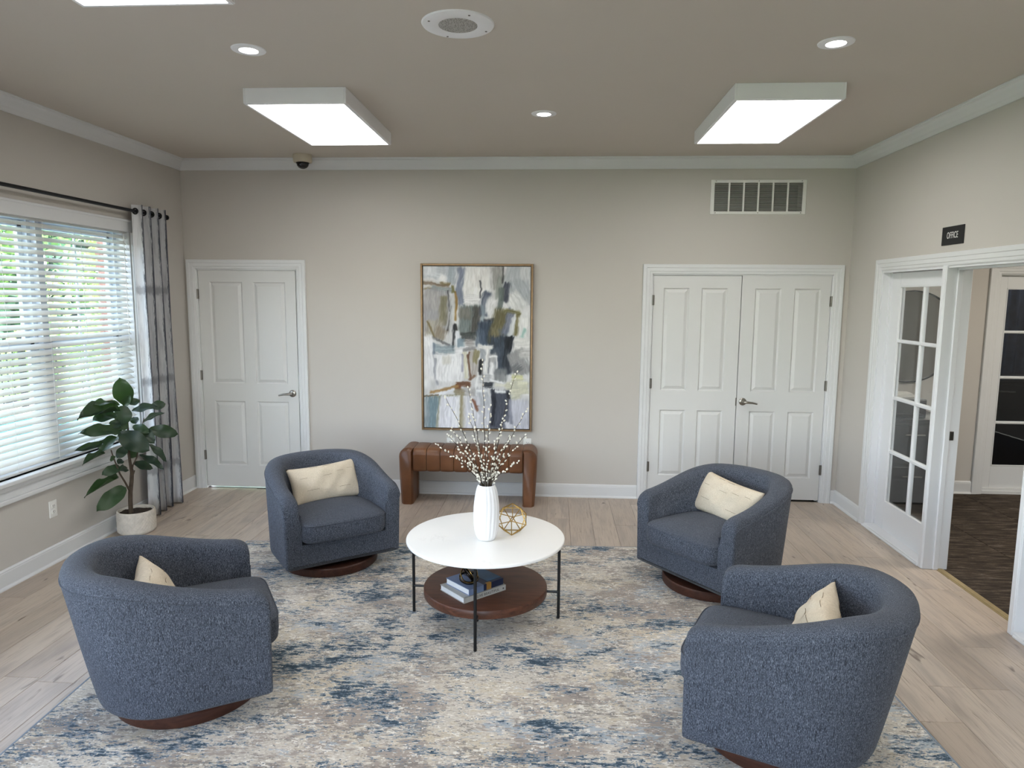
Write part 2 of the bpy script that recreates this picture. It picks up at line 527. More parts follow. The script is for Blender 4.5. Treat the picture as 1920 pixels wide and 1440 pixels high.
# ------------------------------------------------------------------ mesh helpers
class MB:
    def __init__(s):
        s.v, s.f = [], []
    def add(s, vs, fs):
        o = len(s.v)
        s.v += [tuple(v) for v in vs]
        s.f += [tuple(i + o for i in f) for f in fs]
        return s
    def box(s, x0, x1, y0, y1, z0, z1):
        vs = [(x, y, z) for z in (z0, z1) for y in (y0, y1) for x in (x0, x1)]
        return s.add(vs, [(0, 2, 3, 1), (4, 5, 7, 6), (0, 1, 5, 4), (2, 6, 7, 3), (0, 4, 6, 2), (1, 3, 7, 5)])
    def rbox(s, x0, x1, y0, y1, z0, z1, r, seg=2):
        bm = bmesh.new()
        bmesh.ops.create_cube(bm, size=1)
        for v in bm.verts:
            v.co = Vector((x0 + (v.co.x + .5) * (x1 - x0), y0 + (v.co.y + .5) * (y1 - y0), z0 + (v.co.z + .5) * (z1 - z0)))
        bmesh.ops.bevel(bm, geom=bm.edges[:], offset=r, segments=seg, affect='EDGES', profile=0.5)
        return s.bm(bm)
    def bm(s, bm):
        bm.verts.index_update()
        vs = [tuple(v.co) for v in bm.verts]
        fs = [tuple(v.index for v in f.verts) for f in bm.faces]
        bm.free()
        return s.add(vs, fs)
    def tube(s, pts, r, n=8, caps=True):
        pts = [Vector(p) for p in pts]
        rs = r if isinstance(r, (list, tuple)) else [r] * len(pts)
        vs, fs = [], []
        ref = None
        for i, p in enumerate(pts):
            d = (pts[min(i + 1, len(pts) - 1)] - pts[max(i - 1, 0)])
            d = d.normalized() if d.length > 1e-9 else Vector((0, 0, 1))
            if ref is None:
                ref = Vector((0, 0, 1)) if abs(d.z) < .9 else Vector((1, 0, 0))
            a = (ref - d * ref.dot(d)).normalized()
            b = d.cross(a)
            ref = a
            for k in range(n):
                t = 2 * PI * k / n
                vs.append(p + rs[i] * (math.cos(t) * a + math.sin(t) * b))
        for i in range(len(pts) - 1):
            for k in range(n):
                k2 = (k + 1) % n
                fs.append((i * n + k, i * n + k2, (i + 1) * n + k2, (i + 1) * n + k))
        if caps:
            fs.append(tuple(range(n - 1, -1, -1)))
            fs.append(tuple((len(pts) - 1) * n + k for k in range(n)))
        return s.add(vs, fs)
    def lathe(s, prof, n=32, cx=0, cy=0, caps=(True, True), fn=None):
        vs, fs = [], []
        for (r, z) in prof:
            for k in range(n):
                t = 2 * PI * k / n
                rr = fn(r, z, t) if fn else r
                vs.append((cx + rr * math.cos(t), cy + rr * math.sin(t), z))
        for i in range(len(prof) - 1):
            for k in range(n):
                k2 = (k + 1) % n
                fs.append((i * n + k, i * n + k2, (i + 1) * n + k2, (i + 1) * n + k))
        if caps[0]:
            fs.append(tuple(range(n - 1, -1, -1)))
        if caps[1]:
            fs.append(tuple((len(prof) - 1) * n + k for k in range(n)))
        return s.add(vs, fs)
    def grid(s, P):       # P: rows of points
        h, w = len(P), len(P[0])
        vs = [p for row in P for p in row]
        fs = [(i * w + j, i * w + j + 1, (i + 1) * w + j + 1, (i + 1) * w + j) for i in range(h - 1) for j in range(w - 1)]
        return s.add(vs, fs)
    def xf(s, m):
        s.v = [tuple(m @ Vector(v)) for v in s.v]
        return s
    def mesh(s, name, m=None, smooth=False, ang=40):
        me = bpy.data.meshes.new(name)
        me.from_pydata(s.v, [], s.f)
        bm = bmesh.new()
        bm.from_mesh(me)
        bmesh.ops.recalc_face_normals(bm, faces=bm.faces[:])
        bm.to_mesh(me)
        bm.free()
        if m is not None:
            me.materials.append(MAT[m] if isinstance(m, str) else m)
        if smooth:
            me.polygons.foreach_set('use_smooth', [True] * len(me.polygons))
            me.set_sharp_from_angle(angle=math.radians(ang))
        me.update()
        return me
    def build(s, name, m, parent=None, smooth=False, ang=40):
        return link(name, s.mesh(name, m, smooth, ang), parent)

def link(name, me, parent=None):
    o = bpy.data.objects.new(name, me)
    COL.objects.link(o)
    if parent is not None:
        o.parent = parent
    return o

def tag(o, label=None, cat=None, group=None, kind=None):
    if label: o['label'] = label
    if cat: o['category'] = cat
    if group: o['group'] = group
    if kind: o['kind'] = kind
    return o

def empty(name, loc=(0, 0, 0), rz=0.0):
    o = bpy.data.objects.new(name, None)
    o.empty_display_size = 0.05
    COL.objects.link(o)
    o.location = loc
    o.rotation_euler = (0, 0, rz)
    return o

def copy_tree(o, parent=None):
    c = o.copy()
    COL.objects.link(c)
    c.parent = parent
    for ch in [x for x in bpy.data.objects if x.parent == o]:
        copy_tree(ch, c)
    return c

def struct(o, label=None):
    o['kind'] = 'structure'
    if label:
        o['label'] = label
    return o

# ------------------------------------------------------------------ room dimensions
D, LX, RX, HC, YR = 6.233, -3.375, 2.545, 3.016, -1.9
OFY, OFX = 6.66, 6.2
WIN = (2.86, 5.43, 0.665, 2.345)          # y0 y1 z0 z1
WIN2 = (-0.7, 2.1, 0.665, 2.345)

def wall(name, axis, p0, p1, u0, u1, z0, z1, holes, m='wall'):
    """axis 'x': wall is a slab between x=p0..p1, u is y.  axis 'y': slab y=p0..p1, u is x."""
    us = sorted({u0, u1, *[h[0] for h in holes], *[h[1] for h in holes]})
    zs = sorted({z0, z1, *[h[2] for h in holes], *[h[3] for h in holes]})
    def solid(i, j):
        if i < 0 or j < 0 or i >= len(us) - 1 or j >= len(zs) - 1:
            return False
        a, b = (us[i] + us[i + 1]) / 2, (zs[j] + zs[j + 1]) / 2
        return not any(h[0] < a < h[1] and h[2] < b < h[3] for h in holes)
    mb = MB()
    P = (lambda p, u, z: (p, u, z)) if axis == 'x' else (lambda p, u, z: (u, p, z))
    for i in range(len(us) - 1):
        for j in range(len(zs) - 1):
            if not solid(i, j):
                continue
            a, b, c, d = us[i], us[i + 1], zs[j], zs[j + 1]
            for p in (p0, p1):
                mb.add([P(p, a, c), P(p, b, c), P(p, b, d), P(p, a, d)], [(0, 1, 2, 3)])
            if not solid(i - 1, j): mb.add([P(p0, a, c), P(p1, a, c), P(p1, a, d), P(p0, a, d)], [(0, 1, 2, 3)])
            if not solid(i + 1, j): mb.add([P(p0, b, c), P(p1, b, c), P(p1, b, d), P(p0, b, d)], [(0, 1, 2, 3)])
            if not solid(i, j - 1): mb.add([P(p0, a, c), P(p1, a, c), P(p1, b, c), P(p0, b, c)], [(0, 1, 2, 3)])
            if not solid(i, j + 1): mb.add([P(p0, a, d), P(p1, a, d), P(p1, b, d), P(p0, b, d)], [(0, 1, 2, 3)])
    bmv = mb
    me = bmv.mesh(name, m)
    bm = bmesh.new()
    bm.from_mesh(me)
    bmesh.ops.remove_doubles(bm, verts=bm.verts[:], dist=1e-5)
    bmesh.ops.recalc_face_normals(bm, faces=bm.faces[:])
    bm.to_mesh(me)
    bm.free()
    return struct(link(name, me))

DL = (-3.272, -2.328, 2.052)              # single door opening x0 x1 top
DR = (0.858, 2.414, 2.03)                 # double door opening
OP = (2.74, 5.62, 2.045)                  # office opening y0 y1 top
OD = (4.06, 4.96, 2.06)                   # door in the office far wall

wall('wall_back', 'y', D, D + 0.16, LX, RX + 0.15, 0, HC + 0.02, [(DL[0], DL[1], -1, DL[2]), (DR[0], DR[1], -1, DR[2]), (1.36, 2.11, 2.565, 2.805)])
wall('wall_left', 'x', LX - 0.22, LX, YR, D + 0.16, -0.2, HC + 0.02, [WIN, WIN2])
wall('wall_right', 'x', RX, RX + 0.15, YR, D, 0, HC + 0.02, [(OP[0], OP[1], -1, OP[2])])
wall('wall_rear', 'y', YR - 0.15, YR, LX, OFX, 0, HC + 0.02, [(-3.0, 0.2, 0.5, 2.4)])
MB().box(-3.0, -2.94, YR - 0.12, YR - 0.04, 0.5, 2.4).box(0.14, 0.2, YR - 0.12, YR - 0.04, 0.5, 2.4).box(-1.43, -1.37, YR - 0.12, YR - 0.04, 0.56, 2.34).box(-2.94, 0.14, YR - 0.12, YR - 0.04, 0.5, 0.56).box(-2.94, 0.14, YR - 0.12, YR - 0.04, 2.34, 2.4).build('window_added', 'trim')['kind'] = 'structure'  # assumed unseen window, added to let daylight in from behind the camera
wall('wall_office_far', 'y', OFY, OFY + 0.14, RX + 0.15, OFX, 0, HC + 0.02, [(OD[0], OD[1], -1, OD[2])])
wall('wall_office_side', 'x', OFX, OFX + 0.15, YR, OFY, 0, HC + 0.02, [])
struct(MB().box(LX - 0.25, OFX + 0.2, YR - 0.2, OFY + 2.0, HC, HC + 0.15).build('ceiling', 'ceiling'))

# dark room behind the far office door, closet behind the double doors
wall('wall_closet', 'y', 7.05, 7.1, 0.6, RX + 0.15, 0, HC, [])
wall('wall_closet_side', 'x', 0.55, 0.6, D + 0.16, 7.1, 0, HC, [])
wall('wall_store_far', 'y', 8.4, 8.5, RX + 0.1, OFX, 0, HC, [])
wall('wall_store_left', 'x', 3.3, 3.4, OFY + 0.14, 8.4, 0, HC, [])
wall('wall_store_right', 'x', OFX, OFX + 0.1, OFY + 0.0, 8.5, 0, HC, [])

# ------------------------------------------------------------------ floor with planks
flo = struct(MB().box(LX, RX + 0.11, YR, D + 0.16, -0.06, -0.012).build('floor', 'gap'), 'greige oak plank floor')
PW = 0.1834
x_first = -2.233 - 7 * PW
plank_cache = {}
def plank_mesh(w, l):
    k = (round(w, 3), round(l, 3))
    if k not in plank_cache:
        c = 0.0022
        mb = MB()
        a, b = w / 2 - 0.0006, l / 2 - 0.0006
        lo = [(-a, -b, -0.012), (a, -b, -0.012), (a, b, -0.012), (-a, b, -0.012)]
        mi = [(-a, -b, -0.0015), (a, -b, -0.0015), (a, b, -0.0015), (-a, b, -0.0015)]
        hi = [(-a + c, -b + c, 0), (a - c, -b + c, 0), (a - c, b - c, 0), (-a + c, b - c, 0)]
        fs = [(8, 9, 10, 11)]
        for q in (0, 4):
            for i in range(4):
                j = (i + 1) % 4
                fs.append((q + i, q + j, q + 4 + j, q + 4 + i))
        mb.add(lo + mi + hi, fs)
        plank_cache[k] = mb.mesh('plank', 'plank')
    return plank_cache[k]
PLEN = 1.28
xi = x_first
row = 0
while xi < RX + 0.1:
    x0, x1 = max(xi, LX + 0.001), min(xi + PW, RX + 0.095)
    if x1 - x0 > 0.02:
        ys = -1.9 - ((row * 0.47 + 0.23 * (row % 3)) % PLEN)
        # keep the two joints the photograph shows
        if abs(xi - (-2.233 - PW)) < 0.01: ys = 2.94 - 4 * PLEN
        if abs(xi - 1.618) < 0.03: ys = 2.92 - 4 * PLEN
        if abs(xi - 2.168) < 0.03: ys = 3.61 - 5 * PLEN
        while ys < D:
            a, b = max(ys, YR), min(ys + PLEN, D + (0.015 if x1 < 2.6 else 0.0))
            if b - a > 0.03:
                o = link('plank', plank_mesh(x1 - x0, b - a), flo)
                o.location = ((x0 + x1) / 2, (a + b) / 2, 0)
            ys += PLEN
    xi += PW
    row += 1

ofl = struct(MB().box(RX + 0.11, OFX, YR, OFY, -0.06, -0.012).build('floor_office', 'gap'), 'brown carpet floor of the office')
TS = 0.61
tile_me = MB().rbox(-TS / 2 + .0015, TS / 2 - .0015, -TS / 2 + .0015, TS / 2 - .0015, -0.012, 0.0, 0.003, 1).mesh('carpet_tile', 'carpet')
for i in range(6):
    for j in range(8):
        cx, cyy = RX + 0.115 + TS * (i + .5), OFY - TS * (j + .5)
        if cx + TS / 2 > OFX + 0.1:
            continue
        o = link('carpet_tile', tile_me, ofl)
        o.location = (cx, cyy, 0)
        o.rotation_euler = (0, 0, PI if (i + j) % 2 else 0)
struct(MB().box(3.4, OFX, OFY, 8.4, -0.06, 0.0).build('floor_store', 'gap'))
struct(MB().box(0.6, RX + 0.15, D + 0.16, 7.05, -0.06, -0.001).build('floor_closet', 'gap'))
struct(MB().box(RX + 0.075, RX + 0.125, 3.80, 4.70, -0.005, 0.003).rbox(RX + 0.085, RX + 0.115, 3.80, 4.70, 0.002, 0.006, 0.001, 1).build('trim_12', 'brass'), 'brass threshold strip')

# ------------------------------------------------------------------ trims
def casing(name, x0, x1, top, fn, w=0.085, m='trim', legs=(0.0, 0.0)):
    prof = [(0.0, 0.0), (0.0, 0.010), (0.006, 0.013), (0.022, 0.014), (0.026, 0.018), (0.052, 0.019), (0.056, 0.023), (0.074, 0.024), (w - 0.004, 0.024), (w, 0.020), (w, 0.0)]
    mb = MB()
    rows = []
    for (o, d) in prof:
        rows.append([fn(x0 - o, d, legs[0]), fn(x0 - o, d, top + o), fn(x1 + o, d, top + o), fn(x1 + o, d, legs[1])])
    mb.grid(rows)
    return struct(mb.build(name, m), 'white moulded casing')
casing('trim_1', DL[0] + 0.004, DL[1] - 0.004, DL[2] - 0.002, lambda a, d, z: (a, D - d, z))
casing('trim_2', DR[0] + 0.004, DR[1] - 0.004, DR[2] - 0.002, lambda a, d, z: (a, D - d, z))
casing('trim_3', OP[0] + 0.004, OP[1] - 0.004, OP[2] - 0.004, lambda a, d, z: (RX - d, a, z))
casing('trim_4', OD[0] + 0.004, OD[1] - 0.004, OD[2] - 0.002, lambda a, d, z: (a, OFY - d, z), w=0.1)

def crown(name, pts_fn, ends):
    prof = [(0.0, HC - 0.094), (0.010, HC - 0.094), (0.012, HC - 0.082), (0.017, HC - 0.078), (0.018, HC - 0.070), (0.028, HC - 0.060), (0.040, HC - 0.040),
            (0.046, HC - 0.024), (0.058, HC - 0.018), (0.066, HC - 0.015), (0.068, HC - 0.006), (0.076, HC - 0.004), (0.076, HC + 0.0)]
    rows = [[pts_fn(p, z, e) for e in (0, 1)] for (p, z) in prof]
    return struct(MB().grid(rows).build(name, 'trim', smooth=True, ang=50), 'white crown moulding')
crown('trim_5', lambda p, z, e: (LX + p if e == 0 else RX - p, D - p, z), None)
crown('trim_6', lambda p, z, e: (LX + p, YR + p if e == 0 else D - p, z), None)
crown('trim_7', lambda p, z, e: (RX - p, YR + p if e == 0 else D - p, z), None)
crown('trim_8', lambda p, z, e: (LX + p if e == 0 else RX - p, YR + p, z), None)

BPROF = [(0.0, 0.0), (0.028, 0.0), (0.027, 0.008), (0.022, 0.015), (0.015, 0.018), (0.015, 0.100), (0.013, 0.106), (0.013, 0.112), (0.007, 0.119), (0.0, 0.121)]
def baseb(name, segs, fn, m='trim'):
    mb = MB()
    for (a, b) in segs:
        mb.grid([[fn(p, z, a), fn(p, z, b)] for (p, z) in BPROF])
        for e in (a, b):
            mb.add([fn(p, z, e) for (p, z) in BPROF], [tuple(range(len(BPROF)))])
    return struct(mb.build(name, m), 'white baseboard with shoe moulding')
baseb('baseboard_back', [(DL[1] + 0.082, DR[0] - 0.082), (DR[1] + 0.082, RX)], lambda p, z, a: (a, D - p, z))
baseb('baseboard_left', [(YR, D)], lambda p, z, a: (LX + p, a, z))
baseb('baseboard_right', [(YR, OP[0] - 0.082), (OP[1] + 0.082, D)], lambda p, z, a: (RX - p, a, z))
baseb('baseboard_office', [(RX + 0.15, OD[0] - 0.098), (OD[1] + 0.098, OFX)], lambda p, z, a: (a, OFY - p, z))

# ------------------------------------------------------------------ panelled doors
def door_leaf(root, x0, x1, z0, z1, y, panels, dep=0.013, th=0.035):
    """slab with recesses; front face at y facing -y; panels: (x0,x1,z0,z1)"""
    us = sorted({x0, x1, *[p[0] for p in panels], *[p[1] for p in panels]})
    zs = sorted({z0, z1, *[p[2] for p in panels], *[p[3] for p in panels]})
    mb = MB()
    for i in range(len(us) - 1):
        for j in range(len(zs) - 1):
            a, b = (us[i] + us[i + 1]) / 2, (zs[j] + zs[j + 1]) / 2
            if any(p[0] < a < p[1] and p[2] < b < p[3] for p in panels):
                continue
            mb.add([(us[i], y, zs[j]), (us[i + 1], y, zs[j]), (us[i + 1], y, zs[j + 1]), (us[i], y, zs[j + 1])], [(0, 1, 2, 3)])
    for (a, b, c, d) in panels:      # sloping moulding down to the groove, groove floor
        r0 = [(a, y, c), (b, y, c), (b, y, d), (a, y, d)]
        s = 0.010
        r1 = [(a + s, y + dep, c + s), (b - s, y + dep, c + s), (b - s, y + dep, d - s), (a + s, y + dep, d - s)]
        mb.add(r0 + r1, [(i, (i + 1) % 4, 4 + (i + 1) % 4, 4 + i) for i in range(4)] + [(4, 5, 6, 7)])
    # edges and back
    e = [(x0, y, z0), (x1, y, z0), (x1, y, z1), (x0, y, z1)]
    k = [(p[0], y + th, p[2]) for p in e]
    mb.add(e + k, [(i, (i + 1) % 4, 4 + (i + 1) % 4, 4 + i) for i in range(4)] + [(4, 5, 6, 7)])
    leaf = mb.build('door_leaf', 'door', root)
    for (a, b, c, d) in panels:      # raised field
        s0, s1 = 0.014, 0.040
        f0 = [(a + s0, y + dep, c + s0), (b - s0, y + dep, c + s0), (b - s0, y + dep, d - s0), (a + s0, y + dep, d - s0)]
        f1 = [(a + s1, y + 0.001, c + s1), (b - s1, y + 0.001, c + s1), (b - s1, y + 0.001, d - s1), (a + s1, y + 0.001, d - s1)]
        MB().add(f0 + f1, [(i, (i + 1) % 4, 4 + (i + 1) % 4, 4 + i) for i in range(4)] + [(4, 5, 6, 7)]).build('door_panel', 'door', leaf)
    return leaf

def lever(root, x, y, z, sgn):
    mb = MB()
    mb.lathe([(0.033, 0), (0.033, 0.006), (0.027, 0.011), (0.012, 0.012), (0.011, 0.045), (0.0, 0.046)], 24, caps=(True, False))
    mb.xf(Matrix.Translation((x, y, z)) @ Matrix.Rotation(PI / 2, 4, 'X'))
    mb.tube([(x, y - 0.043, z), (x + sgn * 0.02, y - 0.05, z), (x + sgn * 0.07, y - 0.052, z - 0.004), (x + sgn * 0.115, y - 0.05, z - 0.014)], [0.010, 0.011, 0.009, 0.007], 10)
    return mb.build('lever_handle', 'nickel', root, smooth=True)
def hinge(root, x, y, z, s=1):
    mb = MB()
    mb.tube([(x, y, z - 0.045), (x, y, z + 0.045)], 0.0075, 8)
    mb.box(x - 0.012, x + 0.012, y + 0.001, y + 0.006, z - 0.044, z + 0.044)
    return mb.build('hinge', 'hinge', root)

def jamb(root, x0, x1, top, y0, y1, axis='y', t=0.012, m='trim', z0=0):
    mb = MB()
    if axis == 'y':
        mb.box(x0, x0 + t, y0, y1, z0, top); mb.box(x1 - t, x1, y0, y1, z0, top); mb.box(x0, x1, y0, y1, top - t, top)
    else:
        mb.box(y0, y1, x0, x0 + t, z0, top); mb.box(y0, y1, x1 - t, x1, z0, top); mb.box(y0, y1, x0, x1, top - t, top)
    return mb.build('jamb', m, root)

def stops(root, x0, x1, top, yb, m='trim', right=True):
    mb = MB().box(x0 + 0.012, x0 + 0.03, yb, yb + 0.02, 0, top - 0.012).box(x0 + 0.012, x1 - 0.012, yb, yb + 0.02, top - 0.034, top - 0.012)
    if right: mb.box(x1 - 0.03, x1 - 0.012, yb, yb + 0.02, 0, top - 0.012)
    return mb.build('door_stop', m, root)
# single door, standing a little ajar of its frame on the latch side
d1 = struct(empty('door_1'), 'white four panel single door with lever handle')
jamb(d1, DL[0], DL[1], DL[2], D - 0.002, D + 0.16)
y = D + 0.006
door_leaf(d1, -3.257, -2.349, 0.020, 2.038, y, [(-3.152, -2.848, 1.0, 1.935), (-2.747, -2.446, 1.0, 1.935), (-3.152, -2.86, 0.222, 0.835), (-2.747, -2.446, 0.222, 0.835)])
stops(d1, DL[0], DL[1], DL[2], D + 0.043, right=False)
MB().box(DL[1] - 0.03, DL[1] - 0.012, D + 0.043, D + 0.06, 1.12, DL[2] - 0.012).box(DL[1] - 0.03, DL[1] - 0.012, D + 0.043, D + 0.06, 0.004, 0.95).build('weather_strip', 'weather', d1)
lever(d1, -2.405, y, 0.915, -1)
for z in (1.824, 1.076, 0.321):
    hinge(d1, -3.262, D - 0.008, z)
MB().box(-2.349, -2.336, y + 0.008, y + 0.03, 0.87, 0.95).build('strike_plate', 'hinge', d1)
MB().box(DL[0], DL[1], D + 0.02, D + 0.16, -0.012, 0.004).build('threshold', 'hinge', d1)

d2 = struct(empty('door_2'), 'white double closet door with four panels in each leaf')
jamb(d2, DR[0], DR[1], DR[2], D - 0.002, D + 0.16)
xm = 1.636
door_leaf(d2, DR[0] + 0.015, xm - 0.003, 0.020, DR[2] - 0.016, y, [(0.962, 1.187, 0.998, 1.908), (1.292, 1.517, 0.998, 1.908), (0.962, 1.187, 0.219, 0.822), (1.292, 1.517, 0.219, 0.822)])
door_leaf(d2, xm + 0.003, DR[1] - 0.015, 0.020, DR[2] - 0.012, y - 0.004, [(1.752, 1.977, 0.998, 1.908), (2.088, 2.313, 0.998, 1.908), (1.752, 1.977, 0.219, 0.822), (2.088, 2.313, 0.219, 0.822)])
stops(d2, DR[0], DR[1], DR[2], D + 0.043)
lever(d2, 1.690, y - 0.004, 0.908, 1)
MB().box(xm - 0.008, xm + 0.002, y - 0.003, y + 0.02, 0.87, 0.94).build('strike_plate', 'hinge', d2)
for z in (1.80, 1.06, 0.30):
    hinge(d2, DR[0] + 0.012, D - 0.008, z)
    hinge(d2, DR[1] - 0.012, D - 0.010, z)

# ------------------------------------------------------------------ office opening with sidelights
w_o = struct(empty('window_2'), 'white eight pane sidelight beside the office opening')
def glazed(root, yA, yB, x, rows_z, cols, zb, zt, post_name, axis='x', th=0.04, rail=0.10, m='sidelight', glass='glass'):
    """glazed panel. axis x: panel in the plane x, along y.  axis y: panel in plane y along x"""
    def bx(mb, u0, u1, p0, p1, z0, z1, r=0.002):
        if axis == 'x': mb.rbox(p0, p1, u0, u1, z0, z1, r, 1)
        else: mb.rbox(u0, u1, p0, p1, z0, z1, r, 1)
    fr = MB()
    bx(fr, yA, cols[0], x, x + th, 0.012, zt + rail)
    bx(fr, cols[-1], yB, x, x + th, 0.012, zt + rail)
    bx(fr, cols[0], cols[-1], x, x + th, zt, zt + rail)
    bx(fr, cols[0], cols[-1], x, x + th, 0.012, zb)
    fr.build('stile_frame', m, root)
    # glazing bead
    for c in cols[1:-1]:
        mb = MB(); bx(mb, c - 0.013, c + 0.013, x + 0.004, x + th - 0.004, zb, zt, 0.006); mb.build('muntin', m, root)
    for r in rows_z[1:-1]:
        mb = MB(); bx(mb, cols[0], cols[-1], x + 0.002, x + th - 0.002, r - 0.013, r + 0.013, 0.006); mb.build('muntin', m, root)
    bd = MB()
    for (u0, u1, z0, z1) in ((cols[0], cols[0] + 0.01, zb, zt), (cols[-1] - 0.01, cols[-1], zb, zt), (cols[0], cols[-1], zt - 0.01, zt), (cols[0], cols[-1], zb, zb + 0.01)):
        bx(bd, u0, u1, x - 0.003, x + 0.012, z0, z1, 0.002)
    bd.build('glazing_bead', m, root)
    for i in range(len(cols) - 1):
        for j in range(len(rows_z) - 1):
            mb = MB()
            a, b, c, d = cols[i], cols[i + 1], rows_z[j], rows_z[j + 1]
            if axis == 'x': mb.box(x + th / 2 - .002, x + th / 2 + .002, a, b, c, d)
            else: mb.box(a, b, x + th / 2 - .002, x + th / 2 + .002, c, d)
            mb.build('pane', glass, root)
ROWS = [0.245, 0.650, 1.070, 1.508, 1.922]
GX = RX + 0.062
glazed(w_o, 4.75, 5.60, GX, ROWS, [4.80, 5.125, 5.455], ROWS[0], ROWS[-1], 'a')
mb = MB()
mb.box(RX - 0.004, RX + 0.15, 5.60, 5.62, 0, OP[2])                       # far jamb
mb.box(RX + 0.045, RX + 0.062, 5.585, 5.60, 0.03, OP[2] - 0.02)           # stop
mb.box(RX - 0.004, RX + 0.15, 4.745, 5.60, OP[2] - 0.02, OP[2])           # head
mb.rbox(RX - 0.022, RX + 0.15, 4.745, 5.60, 0.0, 0.028, 0.004, 1)         # sill ledge
mb.rbox(RX - 0.03, RX - 0.012, 4.745, 5.62, 0.0, 0.016, 0.004, 1)
mb.build('sidelight_jamb', 'sidelight', w_o)
pm = MB()
pm.rbox(RX - 0.016, RX + 0.15, 4.70, 4.75, 0, OP[2] - 0.002, 0.003, 1)
pm.rbox(RX - 0.022, RX - 0.008, 4.706, 4.744, 0, OP[2] - 0.002, 0.004, 1)
pm.rbox(RX + 0.052, RX + 0.085, 4.688, 4.702, 0, OP[2] - 0.02, 0.003, 1)
pm.build('post', 'sidelight', w_o)
MB().rbox(RX + 0.085, RX + 0.115, 4.696, 4.7005, 0.895, 0.955, 0.001, 1).box(RX + 0.095, RX + 0.105, 4.6945, 4.6965, 0.912, 0.938).build('strike_plate', 'hinge', w_o)

w_n = struct(empty('window_3'), 'white sidelight post at the near side of the office opening')
glazed(w_n, 2.76, 3.75, GX, ROWS, [2.85, 3.27, 3.69], ROWS[0], ROWS[-1], 'a')
pm = MB()
pm.rbox(RX - 0.016, RX + 0.15, 3.75, 3.80, 0, OP[2] - 0.002, 0.003, 1)
pm.rbox(RX - 0.022, RX - 0.008, 3.756, 3.794, 0, OP[2] - 0.002, 0.004, 1)
pm.rbox(RX + 0.052, RX + 0.085, 3.798, 3.812, 0, OP[2] - 0.02, 0.003, 1)
pm.build('post', 'sidelight', w_n)
mb = MB()
mb.box(RX - 0.004, RX + 0.15, 2.74, 2.76, 0, OP[2])
mb.box(RX - 0.004, RX + 0.15, 2.76, 3.75, OP[2] - 0.02, OP[2])
mb.rbox(RX - 0.022, RX + 0.15, 2.76, 3.75, 0.0, 0.028, 0.004, 1)
mb.rbox(RX - 0.03, RX - 0.012, 2.76, 3.74, 0.0, 0.016, 0.004, 1)
mb.build('sidelight_jamb', 'sidelight', w_n)
struct(MB().box(RX - 0.004, RX + 0.15, 3.80, 4.70, OP[2] - 0.018, OP[2]).box(RX + 0.052, RX + 0.085, 3.80, 4.70, OP[2] - 0.032, OP[2] - 0.018).build('trim_9', 'sidelight'), 'white head jamb')

# door in the far wall of the office
d3 = struct(empty('door_3'), 'white glazed door in the far office wall')
jamb(d3, OD[0], OD[1], OD[2], OFY - 0.002, OFY + 0.14)
glazed(d3, OD[0] + 0.014, OD[1] - 0.014, OFY + 0.03, [0.265, 0.68, 1.107, 1.53, 1.93], [4.148, 4.51, 4.872], 0.265, 1.93, 'b', axis='y', rail=0.117, m='trim', glass='glass_dark')
MB().box(OD[0] + 0.012, OD[1] - 0.012, OFY - 0.004, OFY + 0.028, 0.0, 0.03).box(OD[0] + 0.012, OD[1] - 0.012, OFY + 0.006, OFY + 0.028, 0.03, 0.055).build('door_sweep', 'trim', d3)

